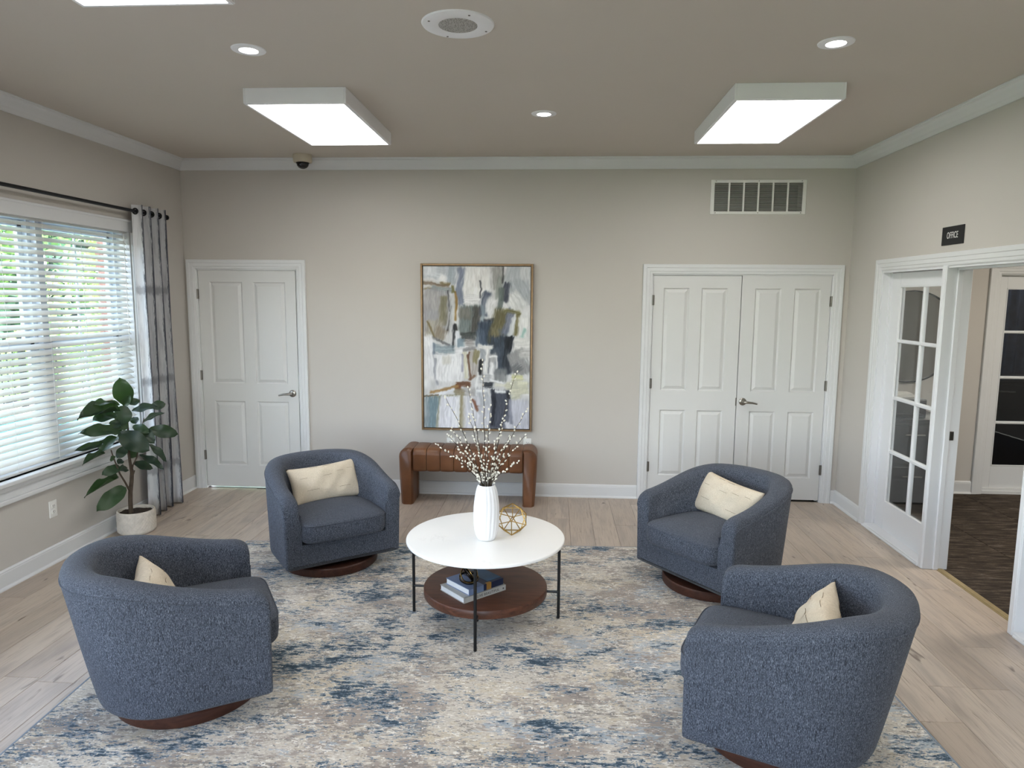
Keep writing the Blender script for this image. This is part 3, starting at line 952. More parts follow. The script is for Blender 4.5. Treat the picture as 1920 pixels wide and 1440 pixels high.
# ------------------------------------------------------------------ window in the left wall
def build_window(name, W, mull):
    w = struct(empty(name), 'white window behind a blind, left wall')
    y0, y1, z0, z1 = W
    # head + side casing
    mb = MB()
    mb.rbox(LX, LX + 0.02, y0 - 0.09, y1 + 0.09, z1 - 0.042, z1 + 0.05, 0.003, 1)
    mb.rbox(LX, LX + 0.028, y0 - 0.095, y1 + 0.095, z1 + 0.035, z1 + 0.053, 0.004, 1)
    mb.build('head_casing', 'trim', w)
    for (a, b) in ((y0 - 0.09, y0), (y1, y1 + 0.09)):
        MB().rbox(LX, LX + 0.02, a, b, z0, z1 - 0.042, 0.003, 1).build('side_casing', 'trim', w)
    MB().rbox(LX - 0.12, LX + 0.055, y0 - 0.11, y1 + 0.11, z0 - 0.028, z0, 0.006, 2).build('window_stool', 'trim', w)
    ap = MB()
    ap.rbox(LX, LX + 0.018, y0 - 0.09, y1 + 0.09, z0 - 0.115, z0 - 0.028, 0.003, 1)
    ap.rbox(LX, LX + 0.028, y0 - 0.09, y1 + 0.09, z0 - 0.145, z0 - 0.115, 0.006, 2)
    ap.rbox(LX, LX + 0.034, y0 - 0.09, y1 + 0.09, z0 - 0.06, z0 - 0.028, 0.008, 2)
    ap.build('window_apron', 'trim', w)
    # lining
    mb = MB()
    t = 0.012
    mb.box(LX - 0.21, LX, y1 - t, y1, z0, z1); mb.box(LX - 0.21, LX, y0, y0 + t, z0, z1); mb.box(LX - 0.21, LX, y0, y1, z1 - t, z1)
    mb.build('jamb', 'trim', w)
    # sash units
    bounds = [y0 + t] + mull + [y1 - t]
    for i in range(len(bounds) - 1):
        a = bounds[i] + (0.03 if i else 0.0)
        b = bounds[i + 1] - (0.03 if i < len(bounds) - 2 else 0.0)
        fx = LX - 0.17
        zm = (z0 + z1) / 2 - 0.02
        fr = MB()
        for (p, q) in ((a, a + 0.035), (b - 0.035, b)):
            fr.box(fx, fx + 0.06, p, q, z0, z1 - t)
        fr.box(fx, fx + 0.06, a, b, z1 - t - 0.035, z1 - t)
        fr.box(fx, fx + 0.07, a, b, z0, z0 + 0.035)
        fr.build('window_frame', 'vinyl', w)
        for (lo, hi, off) in ((z0 + 0.035, zm + 0.03, 0.03), (zm - 0.03, z1 - t - 0.035, 0.0)):
            s = MB()
            p, q = a + 0.035, b - 0.035
            s.rbox(fx + off, fx + off + 0.028, p, p + 0.04, lo, hi, 0.003, 1)
            s.rbox(fx + off, fx + off + 0.028, q - 0.04, q, lo, hi, 0.003, 1)
            s.rbox(fx + off, fx + off + 0.028, p, q, lo, lo + 0.045, 0.003, 1)
            s.rbox(fx + off, fx + off + 0.028, p, q, hi - 0.045, hi, 0.003, 1)
            s.box(fx + off + 0.008, fx + off + 0.02, (p + q) / 2 - 0.009, (p + q) / 2 + 0.009, lo, hi)
            sh = s.build('sash', 'vinyl', w)
            MB().box(fx + off + 0.012, fx + off + 0.016, p + 0.03, q - 0.03, lo + 0.04, hi - 0.04).build('pane', 'glass', sh)
    for mm in mull:
        MB().box(LX - 0.19, LX - 0.075, mm - 0.03, mm + 0.03, z0, z1 - t).build('mullion', 'vinyl', w)
    return w
build_window('window_1', WIN, [3.70, 4.535])
build_window('window_4', WIN2, [0.3, 1.2])

def build_blind(W, label, group):
    y0, y1, z0, z1 = W
    bl = empty('window_blind', (LX - 0.042, (y0 + y1) / 2, z0))
    tag(bl, label, 'blind', group)
    ln = (y1 - y0) - 0.034
    H = z1 - z0 - 0.012
    MB().rbox(-0.03, 0.03, -ln / 2, ln / 2, H - 0.04, H, 0.004, 1).build('headrail', 'slat', bl)
    # curved slat
    rows = []
    tilt = math.radians(36)
    nn = 6
    top, bot = [], []
    for k in range(nn + 1):
        s = (k / nn - 0.5) * 0.05
        zc = 0.0035 * (1 - (2 * s / 0.05) ** 2)
        # room side (+x) edge hangs lower
        for lst, dz in ((top, 0.0014), (bot, -0.0014)):
            xx, zz = s, zc + dz
            lst.append((xx * math.cos(tilt) + zz * math.sin(tilt), -xx * math.sin(tilt) + zz * math.cos(tilt)))
    loop = top + bot[::-1]
    mb = MB()
    n = len(loop)
    vs = [(p[0], -ln / 2, p[1]) for p in loop] + [(p[0], ln / 2, p[1]) for p in loop]
    mb.add(vs, [(i, (i + 1) % n, n + (i + 1) % n, n + i) for i in range(n)] + [tuple(range(n)), tuple(range(2 * n - 1, n - 1, -1))])
    me = mb.mesh('slat', 'slat', smooth=True, ang=50)
    z = 0.05
    while z < H - 0.06:
        o = link('slat', me, bl)
        o.location = (0, 0, z)
        z += 0.0443
    MB().rbox(-0.025, 0.025, -ln / 2, ln / 2, 0.004, 0.020, 0.004, 1).build('bottom_rail', 'slat', bl)
    yc = -ln / 2 + 0.14
    while yc < ln / 2:
        MB().tube([(0.026, yc, 0.01), (0.026, yc, H - 0.04)], 0.0013, 5).tube([(-0.026, yc, 0.01), (-0.026, yc, H - 0.04)], 0.0013, 5).build('ladder_cord', 'slat', bl)
        yc += 0.37
    MB().tube([(0.042, ln / 2 - 0.07, 0.75), (0.044, ln / 2 - 0.07, H - 0.05)], 0.0035, 6).build('tilt_cord', 'slat', bl)
    return bl
build_blind(WIN, 'white faux wood blind over the window beside the patterned curtain', None)

# ------------------------------------------------------------------ curtain + rod
rod = tag(empty('curtain_rod', (LX, 4.0, 2.462)), 'black curtain rod above the left window', 'curtain rod')
RXo = LX + 0.095
MB().tube([(0.095, -1.6, 0), (0.095, 1.80, 0)], 0.0125, 12).build('rod', 'rodblack', rod, smooth=True)
for q in (1.80, -1.615):
    MB().tube([(0.095, q, 0), (0.095, q + 0.015, 0)], 0.021, 12).build('finial', 'rodblack', rod)
for yy in (1.74, -1.5):
    MB().tube([(0.0, yy, -0.012), (0.095, yy, -0.012)], 0.007, 8).box(0, 0.006, yy - 0.02, yy + 0.02, -0.045, 0.03).build('bracket', 'rodblack', rod)
cur = tag(empty('curtain', (RXo, 5.58, 0.012)), 'white curtain panel with dark grey ikat stripes beside the blind', 'curtain')
NS, NZ = 150, 44
PLE = 4
ya, yb = -0.225, 0.215
P = []
uvs = []
for j in range(NZ + 1):
    z = 2.50 * j / NZ
    k = j / NZ
    row = []
    amp = 0.048 + 0.004 * (1 - k)
    for i in range(NS + 1):
        s = i / NS
        ph = s * PLE * 2 * PI
        wob = 0.014 * math.sin(z * 1.7 + s * 9) * (1 - k)
        row.append((amp * math.sin(ph - 0.6) + wob, ya + (yb - ya) * s + 0.016 * math.sin(2 * ph + 0.5) * (0.6 + 0.4 * (1 - k)) + 0.02 * (1 - k) * (s - .5), z))
    P.append(row)
cmb = MB().grid(P)
cme = cmb.mesh('cloth', 'curtain', smooth=True, ang=80)
uvl = cme.uv_layers.new(name='UVMap')
for lp in cme.loops:
    i, j = lp.vertex_index % (NS + 1), lp.vertex_index // (NS + 1)
    uvl.data[lp.index].uv = (i / NS * PLE + 0.10, j / NZ)
co_ = link('cloth', cme, cur)
so = co_.modifiers.new('solid', 'SOLIDIFY')
so.thickness = 0.002
def ring(cx, cyy, cz, R, r, axis_y=True, n=18, m=8):
    P = []
    for i in range(n + 1):
        a = 2 * PI * i / n
        row = []
        for j in range(m + 1):
            b = 2 * PI * j / m
            q = R + r * math.cos(b)
            row.append((cx + q * math.cos(a), cyy + r * math.sin(b), cz + q * math.sin(a)))
        P.append(row)
    return P
gx = MB()
for i in range(PLE * 2):
    ph = PI * (i + 0.0) + 0.6
    s = ph / (PLE * 2 * PI)
    if s > 1: break
    yy = ya + (yb - ya) * s
    MB().grid(ring(0, yy, 2.45, 0.021, 0.005)).build('grommet', 'rodblack', cur, smooth=True)

# ------------------------------------------------------------------ ceiling fixtures
def troffer(cx, y0, y1, label):
    f = tag(empty('ceiling_light', (cx, (y0 + y1) / 2, HC)), label, 'ceiling light', 'boxed ceiling lights')
    w, l, h = 0.61, y1 - y0, 0.088
    mb = MB()
    for (a, b, c, d) in ((-w / 2, -w / 2 + 0.012, -l / 2, l / 2), (w / 2 - 0.012, w / 2, -l / 2, l / 2), (-w / 2 + 0.012, w / 2 - 0.012, -l / 2, -l / 2 + 0.012), (-w / 2 + 0.012, w / 2 - 0.012, l / 2 - 0.012, l / 2)):
        mb.rbox(a, b, c, d, -h, 0, 0.002, 1)
    mb.box(-w / 2 + 0.012, w / 2 - 0.012, -l / 2 + 0.012, l / 2 - 0.012, -0.01, 0)
    mb.build('housing', 'fixture', f)
    mb = MB()
    e = 0.018
    for (a, b, c, d) in ((-w / 2 + .005, -w / 2 + e, -l / 2 + .005, l / 2 - .005), (w / 2 - e, w / 2 - .005, -l / 2 + .005, l / 2 - .005), (-w / 2 + e, w / 2 - e, -l / 2 + .005, -l / 2 + e), (-w / 2 + e, w / 2 - e, l / 2 - e, l / 2 - .005)):
        mb.box(a, b, c, d, -h - 0.003, -h + 0.004)
    mb.build('lens_frame', 'fixture', f)
    MB().box(-w / 2 + e, w / 2 - e, -l / 2 + e, l / 2 - e, -h + 0.001, -h + 0.003).build('lens', 'lens', f)
troffer(-1.525, 4.125, 5.255, 'white boxed ceiling light over the single door side, fully in view')
troffer(1.298, 4.13, 5.27, 'white boxed ceiling light before the closet doors and vent')
troffer(-1.545, 1.62, 2.76, 'white boxed ceiling light cut off at the top left of the photo')
troffer(1.298, 1.58, 2.72, 'white boxed ceiling light just beyond the top right edge of the photo')

def downlight(cx, cyy, label):
    f = tag(empty('downlight', (cx, cyy, HC)), label, 'downlight', 'recessed downlights')
    MB().lathe([(0.044, -0.001), (0.046, -0.007), (0.066, -0.007), (0.081, -0.004), (0.083, 0.0)], 36, caps=(False, False)).build('trim_ring', 'fixture', f, smooth=True)
    MB().lathe([(0.047, -0.0035), (0.0, -0.0036)], 36, caps=(False, False)).build('lamp', 'led', f)
downlight(-1.517, 3.504, 'round recessed downlight left of the ceiling speaker')
downlight(1.303, 3.518, 'round recessed downlight in front of the right hand boxed light')
downlight(-0.085, 4.75, 'round recessed downlight between the two boxed lights')

sp = tag(empty('ceiling_speaker', (-0.443, 3.225, HC)), 'round white ceiling speaker with perforated grille', 'speaker')
MB().lathe([(0.084, -0.006), (0.09, -0.009), (0.14, -0.010), (0.158, -0.006), (0.162, 0.0)], 48, caps=(False, False)).build('rim', 'fixture', sp, smooth=True)
MB().lathe([(0.088, -0.007), (0.06, -0.009), (0.0, -0.010)], 48, caps=(False, False)).build('grille', 'grille', sp, smooth=True)
for a in (0.5, 2.07, 3.64, 5.21):
    MB().lathe([(0.005, -0.0115), (0.005, -0.008)], 10, 0.135 * math.cos(a), 0.135 * math.sin(a)).build('screw', 'hinge', sp)

dc = tag(empty('dome_camera', (-2.178, 6.045, HC)), 'cream security dome camera near the back left ceiling corner', 'camera')
MB().lathe([(0.078, 0.0), (0.080, -0.010), (0.079, -0.055), (0.074, -0.064), (0.055, -0.066)], 32, caps=(True, True)).build('housing', 'camcase', dc, smooth=True)
MB().lathe([(0.05, -0.064), (0.052, -0.075), (0.047, -0.092), (0.034, -0.107), (0.016, -0.115), (0.0, -0.1165)], 28, caps=(False, False)).build('dome', 'domeglass', dc, smooth=True)
MB().lathe([(0.054, -0.064), (0.056, -0.072), (0.052, -0.074)], 28, caps=(False, False)).build('dome_ring', 'black', dc, smooth=True)

# ------------------------------------------------------------------ wall items
vent = tag(empty('air_vent', (1.735, D, 2.54)), 'white louvered return air vent high on the back wall', 'vent')
W, H = 0.806, 0.29
fr = MB()
for (a, b, c, d) in ((-W / 2, -W / 2 + 0.032, 0, H), (W / 2 - 0.032, W / 2, 0, H), (-W / 2 + 0.032, W / 2 - 0.032, 0, 0.026), (-W / 2 + 0.032, W / 2 - 0.032, H - 0.026, H)):
    fr.rbox(a, b, -0.010, 0.0, c, d, 0.002, 1)
fr.build('frame', 'vent', vent)
iw = W - 0.064
for k in range(1, 6):
    xx = -iw / 2 + iw * k / 6
    MB().box(xx - 0.007, xx + 0.007, -0.009, 0.0, 0.02, H - 0.02).build('divider', 'vent', vent)
for k in range(6):
    a = -iw / 2 + iw * k / 6
    mb = MB()
    z = 0.034
    while z < H - 0.03:
        vs = [(a, -0.004, z), (a + iw / 6, -0.004, z), (a + iw / 6, 0.012, z + 0.010), (a, 0.012, z + 0.010)]
        vs2 = [(p[0], p[1], p[2] - 0.0016) for p in vs]
        mb.add(vs + vs2, [(0, 1, 2, 3), (4, 5, 6, 7), (0, 1, 5, 4), (2, 3, 7, 6)])
        z += 0.0122
    o = mb.build('louvers', 'ventslat', vent)
    o['kind'] = 'stuff'
for (sx, sz) in ((-0.36, 0.012), (0.36, 0.012), (0, 0.012), (-0.36, H - 0.012), (0.36, H - 0.012), (0, H - 0.012)):
    mb = MB().lathe([(0.004, 0.0), (0.004, 0.003)], 8)
    mb.xf(Matrix.Translation((sx, -0.010, sz)) @ Matrix.Rotation(PI / 2, 4, 'X'))
    mb.build('screw', 'hinge', vent)
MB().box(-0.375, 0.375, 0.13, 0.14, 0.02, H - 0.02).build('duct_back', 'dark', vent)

def outlet(loc, rz, label, grp):
    o = tag(empty('wall_outlet', loc, rz), label, 'outlet', grp)
    MB().rbox(-0.036, 0.036, -0.006, 0, -0.058, 0.058, 0.003, 2).build('cover_plate', 'plastic', o)
    for s in (-1, 1):
        f = MB().rbox(-0.0165, 0.0165, -0.0085, -0.005, s * 0.0195 - 0.014, s * 0.0195 + 0.014, 0.003, 1).build('receptacle', 'plastic', o)
        zc = s * 0.0195
        MB().box(-0.0085, -0.006, -0.0092, -0.0083, zc - 0.001, zc + 0.008).box(0.006, 0.0085, -0.0092, -0.0083, zc - 0.001, zc + 0.006).box(-0.002, 0.002, -0.0092, -0.0083, zc - 0.010, zc - 0.006).build('slots', 'slot', f)
    return o
outlet((LX, 4.372, 0.37), PI / 2, 'white outlet under the left window behind the near left chair', None)
outlet((-0.225, D, 0.478), 0, 'white outlet on the back wall, upper right of the leather bench', None)
outlet((-0.93, D, 0.472), 0, 'white outlet on the back wall behind the willow twigs left of the vase', None)

sg = tag(empty('office_sign', (RX, 4.69, 2.232), PI / 2 * 3), 'black OFFICE sign with white lettering over the office opening', 'sign')
MB().rbox(-0.124, 0.124, -0.006, 0.0, -0.059, 0.059, 0.0028, 2).build('sign_plate', 'signblack', sg)
def text(name, body, size, m, parent, loc, rot, sx=1.0, ext=0.0008, space=1.0):
    cu = bpy.data.curves.new(name, 'FONT')
    cu.body = body
    cu.size = size
    cu.align_x, cu.align_y = 'CENTER', 'CENTER'
    cu.extrude = ext
    cu.space_character = space
    tmp = bpy.data.objects.new(name, cu)
    COL.objects.link(tmp)
    bpy.context.view_layer.update()
    me = bpy.data.meshes.new_from_object(tmp.evaluated_get(bpy.context.evaluated_depsgraph_get()))
    bpy.data.objects.remove(tmp)
    me.materials.clear()
    me.materials.append(MAT[m])
    o = link(name, me, parent)
    o.location, o.rotation_euler, o.scale = loc, rot, (sx, 1, 1)
    return o
text('lettering', 'OFFICE', 0.058, 'signwhite', sg, (0, -0.0066, 0.0), (PI / 2, 0, 0), 0.64, 0.0006, 1.08)

# ------------------------------------------------------------------ painting
pt = tag(empty('painting', (-0.689, D, 0.607)), 'tall framed abstract painting in white, grey, navy and ochre above the bench', 'painting')
W, H = 1.004, 1.50
mb = MB()
for (a, b, c, d) in ((-W / 2, -W / 2 + 0.018, 0, H), (W / 2 - 0.018, W / 2, 0, H), (-W / 2 + 0.018, W / 2 - 0.018, 0, 0.018), (-W / 2 + 0.018, W / 2 - 0.018, H - 0.018, H)):
    mb.rbox(a, b, -0.05, -0.003, c, d, 0.002, 1)
mb.build('frame', 'frame', pt)
MB().box(-W / 2 + 0.018, W / 2 - 0.018, -0.030, -0.004, 0.018, H - 0.018).build('backing', 'frameliner', pt)
NX, NY = 190, 290
cw, chh = W - 0.046, H - 0.046
gx, gy = np.meshgrid(np.linspace(0, 1, NX), np.linspace(0, 1, NY))
def vnoise(x, y, seed):
    r = np.random.default_rng(seed)
    t = r.random((64, 64))
    xi, yi = np.floor(x).astype(int), np.floor(y).astype(int)
    fx, fy = x - xi, y - yi
    fx, fy = fx * fx * (3 - 2 * fx), fy * fy * (3 - 2 * fy)
    g = lambda a, b: t[a % 64, b % 64]
    return (g(xi, yi) * (1 - fx) + g(xi + 1, yi) * fx) * (1 - fy) + (g(xi, yi + 1) * (1 - fx) + g(xi + 1, yi + 1) * fx) * fy
# painting coordinates: px 288..1098 across, 70..1295 down
ux = 288 + gx * 810
uy = 1295 - gy * 1225
wx = ux + 22 * (vnoise(ux / 110, uy / 110, 1) - .5) + 8 * (vnoise(ux / 14, uy / 24, 2) - .5)
wy = uy + 22 * (vnoise(ux / 110, uy / 110, 3) - .5) + 8 * (vnoise(ux / 14, uy / 24, 4) - .5)
img = np.zeros((NY, NX, 3)) + np.array([208, 208, 208])
img += (vnoise(ux / 60, uy / 60, 9)[..., None] - .5) * 34
def stroke(cx, cy, w, h, ang, col, al=1.0, soft=14, seed=[0]):
    seed[0] += 1
    a = math.radians(ang)
    dx, dy = wx - cx, wy - cy
    lx = dx * math.cos(a) + dy * math.sin(a)
    ly = -dx * math.sin(a) + dy * math.cos(a)
    qx, qy = np.abs(lx) - w / 2 + soft, np.abs(ly) - h / 2 + soft
    sd = np.hypot(np.maximum(qx, 0), np.maximum(qy, 0)) + np.minimum(np.maximum(qx, qy), 0) - soft
    br = vnoise(lx / 7 + seed[0] * 7, ly / 60, 20 + seed[0] % 9) if h >= w else vnoise(lx / 60 + seed[0] * 7, ly / 7, 20 + seed[0] % 9)
    sd = sd + (br - .5) * min(26, 0.35 * min(w, h))
    m = 1 / (1 + np.exp(np.clip(sd / (soft * 0.28), -30, 30)))
    m = m * al * (0.80 + 0.40 * br).clip(0, 1)
    c = np.array(col)[None, None, :] + (br[..., None] - .5) * 34
    img[:] = img * (1 - m[..., None]) + c * m[..., None]
S = stroke
S(400, 110, 220, 120, 8, (186, 196, 204), .9); S(430, 150, 60, 60, 30, (232, 232, 230), .9)
S(340, 100, 90, 90, 0, (214, 218, 222), .8)
S(500, 130, 70, 140, 5, (158, 172, 184), .8)
S(575, 220, 70, 290, 4, (120, 132, 158), .95); S(640, 180, 60, 200, 0, (224, 224, 220), .9)
S(690, 200, 190, 260, 4, (230, 230, 226), .95); S(720, 160, 120, 150, 0, (222, 220, 216), .9)
S(665, 330, 150, 80, 0, (224, 224, 224), .95); S(850, 150, 90, 180, -4, (158, 156, 150), .9)
S(870, 230, 60, 200, 5, (142, 150, 140), .85); S(1000, 170, 190, 220, 10, (178, 186, 192), .9)
S(1030, 250, 140, 200, -20, (170, 178, 184), .8); S(980, 330, 130, 130, -35, (216, 218, 216), .9); S(1060, 120, 80, 100, 0, (208, 210, 210), .8)
S(380, 200, 220, 26, 4, (132, 110, 84), .9, 8); S(330, 235, 90, 18, 0, (148, 128, 74), .8, 7); S(430, 235, 180, 40, 6, (138, 152, 152), .9, 10)
S(450, 190, 90, 20, 10, (140, 120, 70), .8, 7)
S(390, 400, 200, 320, 2, (164, 162, 166), .95); S(350, 330, 110, 140, 0, (176, 172, 170), .8); S(435, 400, 60, 220, 3, (138, 132, 96), .9)
S(370, 540, 130, 130, 10, (170, 160, 142), .9); S(420, 570, 90, 90, 20, (150, 134, 110), .8)
S(478, 330, 8, 180, -4, (56, 58, 64), .8, 4); S(485, 460, 8, 180, 6, (66, 62, 62), .7, 4); S(345, 540, 14, 140, -25, (132, 112, 60), .8, 5)
S(530, 370, 18, 220, 1, (172, 126, 48), .95, 6); S(520, 240, 26, 60, 0, (124, 118, 58), .9, 7); S(500, 420, 30, 250, 0, (192, 196, 196), .6)
S(625, 480, 150, 230, 3, (116, 130, 128), 1); S(600, 420, 90, 90, 0, (126, 122, 110), .8); S(680, 480, 60, 220, 12, (86, 84, 78), .95); S(620, 590, 120, 70, 0, (78, 84, 82), .9)
S(640, 640, 60, 50, 0, (158, 150, 148), .9)
S(545, 600, 40, 130, -12, (218, 222, 228), .95, 9); S(570, 640, 50, 70, 0, (124, 152, 170), .9, 9)
S(525, 520, 26, 50, 0, (46, 44, 38), .95, 7); S(515, 600, 16, 200, 1, (52, 56, 62), .9, 6)
S(420, 630, 150, 20, 25, (96, 96, 100), .7, 7); S(430, 690, 200, 60, 0, (132, 154, 166), .85)
S(720, 240, 10, 140, -4, (52, 54, 64), .85, 4); S(760, 350, 60, 190, 10, (82, 94, 118), 1); S(805, 370, 90, 130, 18, (222, 222, 222), 1, 26)
S(735, 440, 26, 160, 2, (136, 156, 168), .8, 8); S(890, 130, 8, 130, 0, (44, 44, 48), .7, 4)
S(915, 260, 50, 160, 12, (78, 84, 100), 1, 10); S(880, 310, 40, 170, 6, (108, 122, 118), .95, 10)
S(785, 470, 90, 26, -4, (60, 64, 72), .8, 7); S(770, 560, 130, 170, -8, (52, 68, 90), 1); S(720, 600, 80, 120, 0, (84, 104, 128), .8)
S(860, 520, 110, 260, 14, (112, 104, 62), .98, 20); S(840, 600, 80, 150, 10, (132, 122, 84), .8); S(910, 590, 70, 120, 0, (88, 100, 116), .85)
S(940, 480, 50, 190, 14, (116, 124, 146), .95, 10); S(965, 520, 40, 170, 12, (206, 210, 212), .95, 10); S(1000, 500, 30, 190, 8, (124, 114, 58), .95, 8); S(965, 400, 120, 24, 4, (124, 118, 64), .95, 8)
S(1055, 520, 100, 170, 0, (222, 222, 218), .9); S(1045, 570, 26, 80, 20, (150, 200, 188), .9, 9); S(1040, 650, 120, 80, 0, (226, 224, 218), .9)
S(870, 730, 170, 280, 4, (60, 74, 92), 1); S(940, 650, 60, 110, 10, (34, 40, 50), 1, 10); S(830, 760, 60, 160, 0, (84, 98, 112), .8); S(930, 780, 60, 180, 0, (52, 60, 72), .9)
S(1020, 790, 130, 180, -25, (150, 150, 150), .95); S(1000, 830, 90, 60, -40, (112, 114, 118), .8); S(1060, 720, 70, 60, 0, (196, 194, 190), .9)
S(325, 660, 70, 150, -6, (228, 228, 230), .95); S(330, 790, 60, 220, -8, (220, 220, 224), .95); S(375, 840, 26, 260, -6, (150, 152, 164), .9, 8); S(360, 690, 20, 90, 0, (110, 130, 150), .8, 7)
S(450, 742, 180, 26, -3, (232, 232, 232), .95, 8); S(480, 840, 200, 200, 2, (226, 226, 228), 1); S(450, 770, 60, 60, 0, (206, 202, 186), .7); S(580, 700, 110, 60, -4, (226, 226, 228), .9)
S(640, 690, 100, 30, -8, (132, 130, 130), .85, 9); S(605, 810, 34, 200, -4, (214, 210, 178), .95, 9); S(580, 790, 16, 130, 0, (142, 142, 172), .7, 6)
S(670, 800, 70, 200, 4, (174, 164, 156), .95); S(690, 750, 40, 110, 10, (150, 140, 92), .9, 9); S(636, 830, 14, 190, -8, (132, 90, 62), .95, 5); S(655, 905, 60, 16, -30, (132, 90, 62), .8, 6); S(635, 740, 16, 60, 10, (128, 88, 60), .9, 5)
S(740, 730, 44, 120, -6, (154, 160, 168), .9, 10); S(760, 665, 110, 30, 4, (230, 228, 222), .95, 9); S(772, 770, 30, 190, 3, (228, 226, 222), .95, 9); S(722, 830, 30, 110, 5, (34, 34, 36), .95, 8)
S(815, 800, 60, 150, 0, (176, 174, 174), .95); S(820, 748, 70, 18, 0, (232, 232, 230), .9, 7); S(845, 790, 14, 90, 0, (228, 228, 228), .8, 6); S(808, 850, 28, 110, 0, (232, 232, 232), .9, 8)
S(880, 880, 90, 90, 0, (132, 136, 138), .9); S(760, 910, 90, 60, 0, (168, 170, 174), .8)
S(590, 955, 130, 40, -3, (128, 80, 48), 1, 9); S(545, 985, 50, 40, 10, (132, 72, 40), 1, 9); S(440, 1000, 220, 22, -12, (172, 124, 58), .95, 8); S(420, 1030, 200, 26, -14, (214, 216, 224), .9, 8)
S(340, 1045, 110, 12, -4, (116, 92, 56), .9, 5); S(450, 1052, 180, 16, -3, (142, 136, 96), .9, 6); S(560, 1020, 90, 40, 0, (148, 132, 92), .85, 9); S(650, 1010, 110, 60, 0, (170, 166, 164), .85)
S(700, 950, 16, 180, 2, (226, 226, 226), .9, 6); S(790, 955, 70, 40, 0, (46, 52, 62), .95, 10); S(850, 930, 110, 16, 12, (224, 226, 228), .8, 6); S(900, 960, 120, 26, 4, (214, 212, 190), .8, 8)
S(1010, 900, 90, 40, -4, (208, 208, 140), .95, 9); S(1010, 980, 170, 110, -6, (206, 204, 172), .95); S(1050, 940, 80, 30, 0, (220, 218, 186), .8, 8); S(990, 1050, 90, 40, -20, (200, 198, 166), .9, 10)
S(350, 1180, 90, 260, 2, (112, 142, 154), 1, 10); S(310, 1180, 40, 240, 0, (142, 156, 164), .8); S(400, 1180, 16, 240, 2, (148, 146, 112), .8, 6)
S(480, 1180, 140, 260, 0, (216, 216, 226), 1); S(575, 1170, 26, 260, 0, (156, 142, 98), .95, 7); S(600, 1180, 30, 240, 0, (196, 190, 176), .7); S(540, 1180, 30, 220, 0, (228, 228, 230), .9)
S(660, 1180, 110, 260, 0, (206, 206, 216), .95); S(680, 1110, 18, 110, -20, (146, 84, 54), .95, 6); S(720, 1130, 70, 14, 18, (146, 84, 54), .9, 6)
S(745, 1080, 100, 200, 0, (178, 182, 190), .95); S(740, 1000, 90, 22, 0, (224, 226, 228), .9, 8); S(760, 1210, 90, 160, 0, (198, 200, 210), .9)
S(880, 1150, 150, 300, 2, (74, 80, 98), 1); S(820, 1130, 36, 280, 3, (42, 46, 62), .95, 9); S(895, 1008, 110, 22, 2, (222, 224, 226), .95, 8); S(940, 1030, 30, 60, 0, (40, 44, 56), .9, 8)
S(920, 1240, 60, 110, 0, (110, 114, 132), .8); S(1020, 1190, 150, 240, 0, (190, 192, 206), 1); S(960, 1160, 26, 190, -4, (120, 124, 144), .8, 8); S(935, 1270, 40, 70, -10, (222, 222, 228), .9, 9)
img += (vnoise(ux / 5, uy / 26, 77)[..., None] - .5) * 12
g_ = img.mean(axis=2, keepdims=True)
img = g_ + 0.64 * (img - g_)
img = (img - 150) * 1.10 + 148
img = np.clip(img, 14, 240) / 255
lin_img = np.where(img <= 0.04045, img / 12.92, ((img + 0.055) / 1.055) ** 2.4) * 0.92
Pg = [[(-cw / 2 + cw * i / (NX - 1), -0.038, 0.023 + chh * j / (NY - 1)) for i in range(NX)] for j in range(NY)]
cm = MB().grid(Pg)
cm.box(-cw / 2, cw / 2, -0.0378, -0.028, 0.023, 0.023 + chh)
ame = bpy.data.meshes.new('canvas')
ame.from_pydata(cm.v, [], cm.f)
ame.materials.append(MAT['art'])
at = ame.color_attributes.new('paint', 'FLOAT_COLOR', 'POINT')
cols = np.ones((len(cm.v), 4), dtype=np.float32) * 0.5
cols[:NX * NY, :3] = lin_img.reshape(-1, 3)
cols[:, 3] = 1
at.data.foreach_set('color', cols.ravel())
ame.update()
link('canvas', ame, pt)

# ------------------------------------------------------------------ rug
TH = 0.035
rugr = tag(empty('area_rug', (0, 0, 0.0), TH), 'large abstract area rug in cream, grey and navy under the four chairs', 'rug')
rx0, rx1, ry0, ry1 = -2.065, 1.693, 2.08, 4.90
nx, ny = 120, 90
Pr = [[(rx0 + (rx1 - rx0) * i / nx, ry0 + (ry1 - ry0) * j / ny, 0.012) for i in range(nx + 1)] for j in range(ny + 1)]
rm = MB().grid(Pr)
nt = len(rm.v)
rme = bpy.data.meshes.new('pile')
rme.from_pydata(rm.v, [], rm.f)
rme.materials.append(MAT['rug'])
xy = np.array(rm.v)[:, :2]
